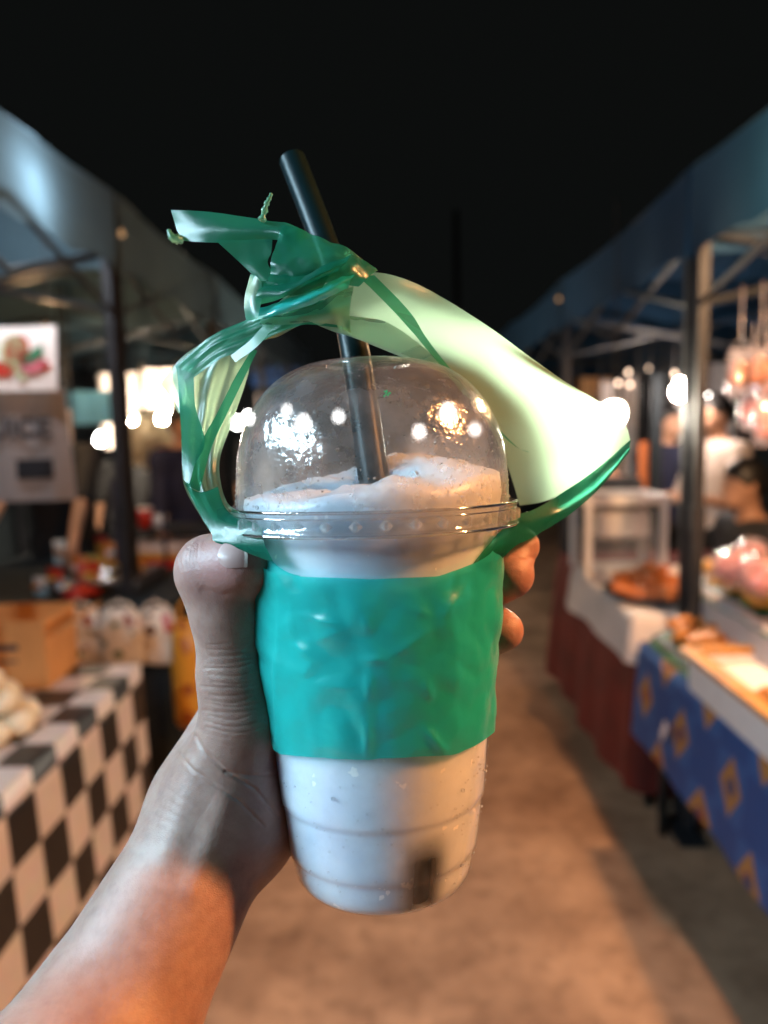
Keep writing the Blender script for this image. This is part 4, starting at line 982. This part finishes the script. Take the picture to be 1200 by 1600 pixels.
pd(28, 552, 21, 27, my, 0, 360, -20, 0); pd(33, 549, 19, 24, mr_, 0, 360, -20, .001); pd(50, 553, 24, 19, mg, 180, 360, 30, .002); pd(8, 578, 17, 12, mr_, 0, 360, 0, .001); pd(58, 574, 21, 11, mp_, 0, 360, 12, .001); pd(74, 574, 9, 7, mr_, 0, 360, 10, .002); pd(36, 588, 10, 5, my, 0, 360, -35, .001)
strings(t, [(-.2, 0, ph / 2), (.2, 0, ph / 2)], 2.25 - p.z)
p = W(2, 697, 2.78); t = empty('juice_banner', (p.x, p.y, p.z), R(3), 'greige banner lettered in black hanging under the fruit poster', 'banner')
bw, bh = .48, .405
MB().grid([[(-bw / 2 + bw * i / 24 + .014 * j / 10, .008 * math.sin(i * .8 + j * .1) + .004 * noise.noise((i * .4, j * .4, 2)), bh / 2 - bh * j / 10) for j in range(11)] for i in range(25)]).build('sheet', M['banner'], t)
cu = bpy.data.curves.new('lettering', 'FONT'); cu.body = 'JUICE'; cu.size = .098; cu.align_x = 'RIGHT'; cu.extrude = .001; cu.offset = .004; cu.space_character = 1.06
to = bpy.data.objects.new('tmp', cu); COL.objects.link(to); dg = bpy.context.evaluated_depsgraph_get(); tm = bpy.data.meshes.new_from_object(to.evaluated_get(dg)); bpy.data.objects.remove(to)
lo_ = link('lettering', tm, M['print_dark'], t, (.19, -.018, .030), smooth=False); lo_.rotation_euler = (R(90), 0, 0)
box('print_patch', (.12, -.014, -.085), (.13, .002, .07), M['steel'], t)
strings(t, [(-.2, 0, bh / 2), (.2, 0, bh / 2)], .08 + bh / 2)

# boards and tarps farther along the left row
def board(px0, px1, py0, py1, d, mt, name, label, cat, th=.02, group=None):
    a, b = W(px0, py0, d), W(px1, py1, d); e = empty(name, ((a.x + b.x) / 2, a.y, 0), 0, label, cat, group)
    zc, hh, ww = (a.z + b.z) / 2, abs(a.z - b.z), abs(b.x - a.x)
    P = [[(-ww / 2 + ww * i / 14, .02 * math.sin(i * 1.1 + px0) * .5, zc + hh / 2 - hh * j / 8) for j in range(9)] for i in range(15)]
    m = MB(); m.grid(P); m.grid([[(x, y + th, z) for x, y, z in r] for r in P]); m.build('panel', mt, e)
    for s in (-1, 1): MB().tube([(s * ww * .45, th / 2, 0 if hh > 1.5 else zc - hh / 2 + .01), (s * ww * .45, th / 2, 2.3)], .008, 5).build('support', M['darksteel'], e)
    return e
board(153, 216, 584, 700, 5.8, M['cream_board'], 'sign_board', 'tall blank pale board directly behind the grey post', 'board')
board(222, 300, 578, 636, 5.9, M['cream_board'], 'sign_board', 'wide blank pale board above the white display bags', 'board')
board(94, 178, 612, 662, 4.4, M['cyan'], 'sun_sheet', 'pale cyan sheet right of the juice banner', 'sheet')
board(99, 112, 640, 735, 4.35, M['white_cloth'], 'hanging_strip', 'narrow pale strip hanging below the cyan sheet', 'strip')
board(392, 470, 574, 602, 8.2, mat('blue_sign', (.02, .10, .34), .6, .1), 'sign_board', 'small blue sign far off beside the dome lid', 'sign')
board(400, 420, 615, 660, 8.4, M['cream_board'], 'sign_board', 'small cream board far off below the blue sign', 'board')
lw = cloth_mat('white_bag_film', (.82, .75, .62), .5)
names_ = ['leftmost', 'second', 'third', 'fourth', 'fifth', 'sixth', 'rightmost']
for k, (px, py, h_) in enumerate([(203, 662, .22), (216, 690, .16), (226, 650, .30), (240, 684, .22), (252, 660, .28), (268, 680, .24), (280, 648, .30)]):
    p = W(px, py, 5.15 + .05 * (k % 3)); hang_bag((p.x, p.y, p.z), .15, h_, lw, names_[k] + ' white display bag glowing by the bulbs left of the green bag', 'white display bags', .07, k, hook=.35)
p = W(262, 712, 5.1); o = link('red_bundle', lump(8, .10, (1, .7, .7), .3), M['red'], None, p); tag(o, 'dull red bundle hanging under the white display bags', 'bundle')
# dark tarps closing the backs of both rows
for x_, l_, ys in ((-3.36, 'dark tarpaulin wall behind the left stalls', (-.5, 11)), (3.44, 'dark tarpaulin wall behind the right stalls', (-.5, 11))):
    m = MB(); m.grid([[(x_ + .03 * math.sin(y * 3), y, 2.2 - 2.2 * j / 6) for j in range(7)] for y in np.linspace(ys[0], ys[1], 60)]); tag(m.build('tarpaulin', M['dark_tarp']), l_, 'tarpaulin')
m = MB(); m.grid([[(x, 11.2 + .05 * math.sin(x * 3), 2.1 - 2.1 * j / 6) for j in range(7)] for x in np.linspace(-3.3, 3.4, 60)]); tag(m.build('tarpaulin', M['dark_tarp']), 'dark tarpaulin closing the far end of the aisle', 'tarpaulin')
# extra lamps far down the aisle, added to make bright patches in the dome
for k, (px, py, d, r_, s_) in enumerate([(450, 642, 8.6,0.040, 14), (474, 664, 8.9,0.064, 14), (529, 652, 9.2,0.040, 14), (655, 676, 9.0,0.048, 14), (700, 646, 8.7,0.064, 14), (742, 672, 8.5,0.040, 14)]):
    bulb(W(px, py, d), r_, (1, .97, .95) if k < 3 else (1, .84, .76), s_, ['leftmost', 'second', 'third', 'fourth', 'fifth', 'rightmost'][k] + ' added lamp far down the aisle, making bright patches in the dome lid', 2.6, 'added lamps far down the aisle')
board(430, 510, 690, 760, 9.3, M['cream_board'], 'sign_board', 'pale board far behind the dome lid, left of the straw', 'board')
board(640, 760, 680, 760, 9.3, M['cream_board'], 'sign_board', 'pale board far behind the dome lid, right of the straw', 'board')

# right side: blue printed cloth table
table('low table under the blue printed cloth', .87, 1.75, 1.0, 2.70, .692)
cloth('blue_tablecloth', 'blue cloth printed with orange diamonds on the near right table', .86, 1.76, .99, 2.71, .696, .34, M['blueprint'], .010, 11, 2, .02)
fb = empty('foam_tray', (1.07, 1.80, .703), 0, 'white foam box tray with a golden wooden rim full of fried food', 'tray')
for nm, cc, dd in (('side', (-.22, 0, .05), (.02, .80, .10)), ('side', (.22, 0, .05), (.02, .80, .10)), ('side', (0, -.39, .05), (.42, .02, .10)), ('side', (0, .39, .05), (.42, .02, .10)), ('bottom', (0, 0, .01), (.42, .76, .02))): box(nm, cc, dd, M['foam'], fb, bevel=.004)
rimm = mat('golden_wood', (.55, .25, .05), .5, .3, 12)
for cc, dd in (((-.225, 0, .111), (.045, .86, .018)), ((.225, 0, .111), (.045, .86, .018)), ((0, -.412, .113), (.40, .04, .016)), ((0, .412, .113), (.40, .04, .016))): box('rim', cc, dd, rimm, fb, bevel=.004)
MB().grid([[(-.20 + .4 * i / 10, -.05 + .42 * j / 10, .085 + .006 * noise.noise((i * .5, j * .5, 1))) for j in range(11)] for i in range(11)]).build('paper_liner', M['paper'], fb)
gm = [lump(s, 1, (1.2, .8, .55), .3) for s in (11, 12, 13, 14)]
scatter('fried_piece', 'golden fried piece lying in the foam tray', 'fried food', 'fried pieces in the foam tray', M['golden'], [(.93 + .075 * (k % 4) + rg.uniform(-.02, .02), 1.47 + .085 * (k // 4) + rg.uniform(-.02, .02), .80 + rg.uniform(0, .03), .045) for k in range(20)], gm, rg)
lt_ = empty('leaf_tray', (1.06, 2.44, .703), 0, 'shallow tray lined with dark green leaf beside the red cloth', 'tray')
MB().box((0, 0, .02), (.36, .40, .035)).build('tray', M['darksteel'], lt_, smooth=False, bevel=.006)
for k in range(4): MB().grid([[(-.195 + .39 * i / 8, -.21 + .105 * k + .105 * j / 4, .042 + .004 * (k % 2) + .004 * math.sin(i + j) - (.035 if i in (0,) else 0)) for j in range(5)] for i in range(9)]).build('leaf', M['leaf'], lt_)
scatter('fried_piece', 'golden fried piece on the dark green leaf tray', 'fried food', 'fried pieces on the leaf tray', M['golden'], [(.95 + .075 * (k % 4) + rg.uniform(-.02, .02), 2.33 + .08 * (k // 4) + rg.uniform(-.02, .02), .785 + rg.uniform(0, .025), .04) for k in range(14)], gm, rg)
p = W(1052, 1142, 2.36); tg = MB().box((0, 0, 0), (.003, .075, .028)).build('paper_tag', M['paper'], None, p, smooth=False); tg.location.x = .80; tg.rotation_euler = (R(-52), 0, R(-3)); tag(tg, 'small cream paper tag pinned on the blue printed cloth', 'tag')
# white riser with leaf and yellow food
rs = empty('draped_riser', (1.34, 2.18, .703), 0, 'white cloth covered riser behind the foam tray', 'riser')
box('block', (0, 0, .095), (.60, 1.16, .19), M['foam'], rs)
m = cloth('cloth', None, -.305, .305, -.585, .585, .192, .185, M['white_cloth'], .012, 15, 3, .012, None); m.parent = rs
for k in range(9): MB().grid([[(-.315 + .6 * i / 8, -.56 + .124 * k + .124 * j / 4, .205 + .004 * (k % 2) + .003 * math.sin(i * 2 + j) - (.03 if i == 0 else 0)) for j in range(5)] for i in range(9)]).build('leaf', M['leaf'], rs)
ym = [lump(s, 1, (1.3, .8, .6), .3) for s in (21, 22, 23)]
sp2 = [(1.10 + .07 * (k % 5) + rg.uniform(-.02, .02), 1.66 + .075 * (k // 5) + rg.uniform(-.02, .02), .945 + rg.uniform(0, .04), .045) for k in range(68)]
scatter('yellow_fritter', 'yellow fritter heaped on leaf over the white riser', 'fritter', 'fritters on the white riser', M['yellowfood'], sp2, ym, rg)
for k, (px, py, d) in enumerate([(1150, 872, 2.35), (1190, 868, 2.2), (1175, 890, 2.5)]):
    p = W(px, py, d); o = empty('snack_bag', (p.x, p.y, .985), rg.uniform(0, 3), ['left pinkish snack packet standing on the white riser', 'right pinkish snack packet standing on the white riser', 'rear pinkish snack packet lying on the white riser'][k], 'packet', 'pink packets on the riser')
    link('contents', lump(30 + k, .07, (1, .7, .7), .2), M['pink'], o, (0, 0, .05)); link('wrapper', lump(30 + k, .078, (1.05, .75, .85), .25), M['bagclear'], o, (0, 0, .052))

# red cloth table with fried tray and display case
table('table under the long red cloth', .89, 1.72, 2.80, 4.2, .752)
cloth('red_tablecloth', 'long dark red cloth on the table past the blue one', .88, 1.73, 2.79, 4.21, .756, .66, M['red_cloth'], .022, 17, 5, .05)
cloth('white_runner', 'white cloth laid over the red cloth under the fried tray', .855, 1.60, 2.775, 3.75, .768, .17, M['white_cloth'], .016, 13, 6, .03, 'cloth')
p = W(995, 893, 3.06)
ty = empty('round_tray', (1.03, 3.05, .778), 0, 'black round tray heaped with orange brown fried food', 'tray'); MB().lathe([(.0001, .004), (.15, .004), (.19, .03), (.2, .032), (.155, -.002), (.0001, -.002)], 40).build('dish', M['darksteel'], ty); MB().lathe([(.196, .03), (.203, .036), (.21, .032), (.2, .028)], 40).build('rim', M['darksteel'], ty)
fm = [lump(s, 1, (1.5, .7, .6), .3) for s in (41, 42, 43)]
sp3 = [(1.03 + q * math.cos(a), 3.05 + q * math.sin(a), .815 + z_, .05) for q, a, z_ in [(.13, i * .57, 0) for i in range(11)] + [(.07, i * .9, .035) for i in range(7)] + [(.02, i * 2.1, .065) for i in range(3)]]
scatter('fried_cutlet', 'orange brown fried cutlet heaped on the black round tray', 'fried food', 'cutlets on the round tray', M['fried'], sp3, fm, rg)
o = link('paper_wad', lump(51, .055, (1.3, .7, .5), .25), M['paper'], None, (1.13, 3.02, .885)); tag(o, 'white paper resting on the fried cutlets', 'paper')
dc = empty('display_case', (1.03, 3.62, .775), 0, 'white framed clear display case standing on the red table', 'display case')
wx, wy, wz = .17, .15, .34
for sx in (-1, 1):
    for sy in (-1, 1): box('post', (sx * wx, sy * wy, wz / 2), (.03, .03, wz), M['white'], dc, bevel=.003)
box('roof', (0, 0, wz + .012), (2 * wx + .05, 2 * wy + .05, .04), M['white'], dc, bevel=.006); box('base', (0, 0, .012), (2 * wx - .034, 2 * wy - .034, .022), M['white'], dc); box('shelf', (0, 0, .17), (2 * wx - .034, 2 * wy - .034, .008), M['pane'], dc)
for sy in (-1, 1): box('pane', (0, sy * wy, wz / 2 + .002), (2 * wx - .036, .003, wz - .03), M['pane'], dc)
for sx in (-1, 1): box('pane', (sx * wx, 0, wz / 2 + .002), (.003, 2 * wy - .036, wz - .03), M['pane'], dc)
o = box('foam_box', (1.03, 3.56, .775 + .235), (.24, .12, .11), M['foam'], None, bevel=.012); tag(o, 'white foam takeaway box inside the display case', 'box')

# hanging sheets, dark board, clear snack bags on the right
board(938, 968, 596, 742, 5.1, M['white_cloth'], 'hanging_cloth', 'pale cloth hanging just right of the green bag tip', 'cloth')
board(972, 1000, 588, 745, 5.0, M['white_cloth'], 'hanging_cloth', 'second pale cloth hanging right of the green bag tip', 'cloth')
board(1050, 1076, 592, 690, 4.9, M['white_cloth'], 'hanging_cloth', 'pale cloth hanging just left of the right tent post', 'cloth')
board(1088, 1152, 568, 730, 6.0, M['white_cloth'], 'hanging_cloth', 'broad cream sheet hanging behind the standing man', 'sheet')
board(1018, 1042, 586, 800, 4.6, M['dark_tarp'], 'hanging_cloth', 'narrow dark cloth hanging between the pale ones', 'cloth')
board(905, 960, 590, 625, 5.6, mat('orange_awning', (.62, .34, .16), .7, .2), 'awning', 'pale orange awning strip behind the green bag tip', 'awning')
board(998, 1018, 690, 770, 4.7, mat('orange_panel', (.55, .18, .06), .7, .2), 'price_board', 'small orange board hanging beside the dark cloth', 'board')
for k, (px, py, d, mt) in enumerate([(1158, 545, 2.5, 0), (1190, 540, 2.45, 0), (1176, 602, 2.55, 1), (1198, 622, 2.4, 1), (1202, 560, 2.7, 1)]):
    p = W(px, py, d); e = hang_bag((p.x, p.y, p.z), .085, .15, M['bagclear'], ['upper left', 'upper right', 'lower left', 'lower right', 'rear'][k] + ' clear snack bag hanging at the right picture edge', 'snack bags hung at the right edge', .06, k + 60, name='snack_bag', hook=.2, hh=.03, hr=.35)
    link('contents', lump(70 + k, .05, (.75, .5, .9), .3), M['pink'] if mt else M['fried'], e, (0, 0, -.085))

# ------------------------------------------------------------------ people in the stalls
def rotz2(v, a): return Vector((v[0] * math.cos(a) - v[1] * math.sin(a), v[0] * math.sin(a) + v[1] * math.cos(a), v[2]))
def person(label, x, y, rz, shirt, trousers, H=1.70, sit=None, lean=0., hands=None, headturn=0., z0=0.0):
    """local frame faces -y; one continuous body, clothes and hair as children"""
    k = H / 1.72
    hipz = .92 * k if sit is None else sit + .10
    def up(dx, dy, dz): return Vector((dx, dy * math.cos(lean) - dz * math.sin(lean), hipz + dz * math.cos(lean) + dy * math.sin(lean)))
    neck = up(0, 0, .54 * k); chest = up(0, -.01, .34 * k); belly = up(0, 0, .12 * k); hd = up(0, -.03, .70 * k)
    sh = [up(s * .175 * k, 0, .47 * k) for s in (-1, 1)]
    hands = hands or [(-.24, -.10, hipz - .10), (.24, -.10, hipz - .10)]
    body = [('e', tuple(chest), (.165 * k, .105 * k, .20 * k), None, .03), ('e', tuple(belly), (.150 * k, .105 * k, .18 * k), None, .06), ('e', tuple(up(0, 0, -.02)), (.165 * k, .115 * k, .13 * k), None, .05),
            ('c', tuple(up(0, 0, .46 * k)), tuple(up(0, -.015, .60 * k)), .062 * k, .050 * k, .04), ('e', tuple(hd), (.075 * k, .092 * k, .112 * k), None, .015),
            ('c', tuple(sh[0]), tuple(sh[1]), .062 * k, .062 * k, .05)]
    f = Vector((math.sin(headturn), -math.cos(headturn), 0)); sd = Vector((math.cos(headturn), math.sin(headturn), 0))
    face = [('c', tuple(hd + f * .078 * k), tuple(hd + f * .100 * k + Vector((0, 0, -.022 * k))), .010 * k, .014 * k, .012), ('e', tuple(hd + f * .06 * k + Vector((0, 0, -.075 * k))), (.038 * k, .038 * k, .035 * k), None, .03),
            ('e', tuple(hd + sd * .076 * k), (.016 * k, .02 * k, .032 * k), None, .006), ('e', tuple(hd - sd * .076 * k), (.016 * k, .02 * k, .032 * k), None, .006),
            ('c', tuple(hd + f * .082 * k - sd * .03 * k + Vector((0, 0, .022 * k))), tuple(hd + f * .082 * k + sd * .03 * k + Vector((0, 0, .022 * k))), .012 * k, .012 * k, .012)]
    arms = []; legs = []; forearm = []
    for i, s in enumerate((-1, 1)):
        h = Vector(hands[i]); mid = (sh[i] + h) / 2; d = (h - sh[i]).length; L1 = .30 * k; bend = math.sqrt(max(.0004, L1 ** 2 - (d / 2) ** 2)) if d < 2 * L1 else .01
        el = mid + Vector((s * .5, .45, -.75)).normalized() * bend
        arms += [('c', tuple(sh[i]), tuple(el), .052 * k, .042 * k, .03)]
        forearm += [('c', tuple(el), tuple(h), .040 * k, .026 * k, .015), ('e', tuple(h + (h - el).normalized() * .05 * k), (.034 * k, .034 * k, .034 * k), None, .02)]
        for q in range(4):
            dr = (h - el).normalized(); forearm.append(('c', tuple(h + dr * .06 * k + Vector(((q - 1.5) * .018 * k, 0, 0))), tuple(h + dr * .12 * k + Vector(((q - 1.5) * .02 * k, 0, -.02 * k))), .010 * k, .008 * k, .006))
        forearm.append(('c', tuple(h + (h - el).normalized() * .03 * k), tuple(h + (h - el).normalized() * .08 * k + Vector((-s * .045 * k, 0, 0))), .012 * k, .009 * k, .01))
        if sit is None: kn = Vector((s * .095 * k, -.02, .49 * k)); an = Vector((s * .10 * k, .01, .08 * k))
        else: kn = Vector((s * .13, -.42 * k, sit + .06)); an = Vector((s * .13, -.38 * k, .08))
        hp = Vector((s * .085 * k, 0, hipz - .03))
        legs += [('c', tuple(hp), tuple(kn), .085 * k, .056 * k, .04), ('c', tuple(kn), tuple(an), .054 * k, .036 * k, .02), ('c', tuple(an + Vector((0, .03, -.045 * k))), tuple(an + Vector((0, -.15 * k, -.055 * k))), .033 * k, .026 * k, .02)]
    o = link('person', sdf_mesh('person', body + face + arms + forearm + legs, .014, .03), M['skin_far']); o.location = (x, y, z0); o.rotation_euler = (0, 0, rz)
    tag(o, label, 'person', 'people in the stalls')
    def inf(P, g): return [(p[0], p[1], p[2], p[3] + g, p[4] + g, p[5]) if p[0] == 'c' else (p[0], p[1], tuple(q + g for q in p[2]), p[3], p[4]) for p in P]
    nz = neck.z - .0
    link('shirt', sdf_mesh('shirt', inf(body[:3] + body[5:] + arms, .013), .014, .03, cut=lambda X: np.maximum(X[..., 2] - nz, (hipz - .08) - X[..., 2])), shirt, o)
    link('trousers', sdf_mesh('trousers', inf([body[2]] + legs, .014), .014, .03, cut=lambda X: np.maximum(X[..., 2] - (hipz + .04), .10 - X[..., 2])), trousers, o)
    hx = np.array(hd); fx = np.array(f)
    link('hair', sdf_mesh('hair', [('e', tuple(hd + Vector((0, 0, .018 * k)) - f * .012 * k), (.088 * k, .104 * k, .112 * k), None, .01)], .010, .03, cut=lambda X: np.maximum((X - hx) @ np.array(f * .6 + Vector((0, 0, -.8))) - .018 * k, hx[2] - .075 * k - X[..., 2])), M['hair'], o)
    return o
wshirt = mat('cream_shirt', (.55, .47, .42), .8, .12, 9); dshirt = mat('charcoal_shirt', (.03, .034, .04), .8, .3, 9)
p = W(1124, 668, 4.4); person('standing man in a cream shirt seen side on behind the fried food', p.x, p.y, R(-75), wshirt, M['black'], 1.60, hands=[(-.2, -.28, 1.02), (.2, -.30, 1.05)])
p = W(1150, 772, 3.45); person('dark haired person in dark clothes sitting low behind the white riser', p.x + .12, p.y, R(-80), dshirt, M['black'], 1.66, sit=.42, lean=.10)
st_ = empty('plastic_stool', (p.x + .05, p.y, 0), R(-40), 'low dark plastic stool under the sitting person', 'stool'); MB().box((0, 0, .45), (.32, .32, .03)).build('seat', M['darksteel'], st_, smooth=False, bevel=.01)
for sx in (-1, 1):
    for sy in (-1, 1): MB().tube([(sx * .15, sy * .15, 0), (sx * .12, sy * .12, .44)], .02, 6).build('leg', M['darksteel'], st_)
p = W(1040, 700, 4.95); person('person in a navy shirt half hidden by the right tent post', p.x, p.y, R(20), M['navy'], M['black'], 1.56)
p = W(950, 735, 4.7); person('dark haired shopper in black behind the display case', p.x, p.y, R(160), M['black'], M['black'], 1.35)
p = W(30, 700, 3.75); person('vendor in black working with bare forearms under the juice banner', p.x, p.y + .45, R(8), M['black'], M['black'], 1.70, lean=.25, hands=[(-.22, -.62, .98), (.20, -.60, .96)])
p = W(282, 700, 4.7); person('person in a dark navy top behind the cup rack', p.x, p.y, R(60), M['navy'], M['black'], 1.62)
p = W(196, 740, 6.2); person('dark clothed shopper far back beside the grey post', p.x, p.y, R(200), M['black'], M['black'], 1.50)
p = W(408, 700, 7.2); person('dark clothed walker in the aisle left of the dome lid', p.x, p.y, R(180), M['black'], M['navy'], 1.62)

# ------------------------------------------------------------------ packed goods on the left stall, droplets on the cup
gc = [mat('packet_red', (.55, .04, .02), .4, .15), mat('packet_orange', (.62, .20, .03), .4, .15), mat('packet_yellow', (.70, .42, .06), .4, .15), M['white']]
gl_ = ['red', 'orange', 'yellow', 'white']; rg = random.Random(21)
spots_ = [(84, 868, 3.25, 0), (120, 860, 3.5, 1), (146, 852, 3.6, 2), (108, 842, 3.8, 0), (172, 838, 3.9, 1), (60, 872, 3.2, 3), (136, 872, 3.3, 0), (196, 846, 3.8, 2), (92, 838, 3.95, 3), (158, 826, 4.1, 0), (200, 826, 4.15, 1)]
wh_ = ['front left', 'middle', 'right of middle', 'rear left', 'rear right', 'leftmost', 'front centre', 'right hand', 'far left', 'far centre', 'far right']
for k, (px, py, d, ci) in enumerate(spots_):
    p = W(px, py, d); e = empty('snack_packet', (p.x, p.y, .81), rg.uniform(-.6, .6), wh_[k] + ' ' + gl_[ci] + ' snack packet standing on the dark table behind the carton', 'packet', 'snack packets on the dark table')
    w_, h_ = rg.uniform(.06, .10), rg.uniform(.08, .13)
    MB().grid([[(-w_ / 2 + w_ * i / 6, (-.02 * math.sin(math.pi * i / 6) * math.sin(math.pi * j / 6)), h_ * j / 6) for j in range(7)] for i in range(7)]).build('front', gc[ci], e)
    MB().grid([[(-w_ / 2 + w_ * i / 6, (.02 * math.sin(math.pi * i / 6) * math.sin(math.pi * j / 6)) + .001, h_ * j / 6) for j in range(7)] for i in range(7)]).build('back', gc[ci], e)
    box('label_strip', (0, -.021, h_ * .55), (w_ * .6, .002, h_ * .25), gc[(ci + 2) % 4], e)
dm = MB(); rg = random.Random(4); ico = [Vector(v) for v in ((0, 0, 1), (.89, 0, .45), (.28, .85, .45), (-.72, .53, .45), (-.72, -.53, .45), (.28, -.85, .45), (.72, .53, -.45), (-.28, .85, -.45), (-.89, 0, -.45), (-.28, -.85, -.45), (.72, -.53, -.45), (0, 0, -1))]
icf = [(0, 1, 2), (0, 2, 3), (0, 3, 4), (0, 4, 5), (0, 5, 1), (1, 6, 2), (2, 7, 3), (3, 8, 4), (4, 9, 5), (5, 10, 1), (6, 7, 2), (7, 8, 3), (8, 9, 4), (9, 10, 5), (10, 6, 1), (11, 7, 6), (11, 8, 7), (11, 9, 8), (11, 10, 9), (11, 6, 10)]
for k in range(420):
    t_ = rg.uniform(-1.5, 1.5)
    if k < 260: h_ = .004 + .02 * rg.random() ** 1.6; rr = float(np.interp(h_, [q[1] for q in LIDP], [q[0] for q in LIDP]))
    else: h_ = rg.uniform(-.12, -.075); rr = body_r(h_)
    sz = rg.uniform(.00012, .00042) * (1.6 if rg.random() < .08 else 1)
    c_ = cp(t_, h_, rr + sz * .2); dm.add([c_ + q * sz for q in ico], icf)
tag(dm.build('condensation_drops', M['bead'], cup), kind='stuff')

for (px, py, d, l_) in ((873, 468, 4.45, 'small dim orange lamp clipped to the second right valance'), (190, 366, 3.02, 'small dim orange lamp clipped to the valance by the left post'), (331, 457, 4.7, 'small dim orange lamp clipped to the second left valance')):
    bulb(W(px, py, d), .012, (1, .55, .25), .55, l_, 2.32, 'dim orange lamps on the valances')
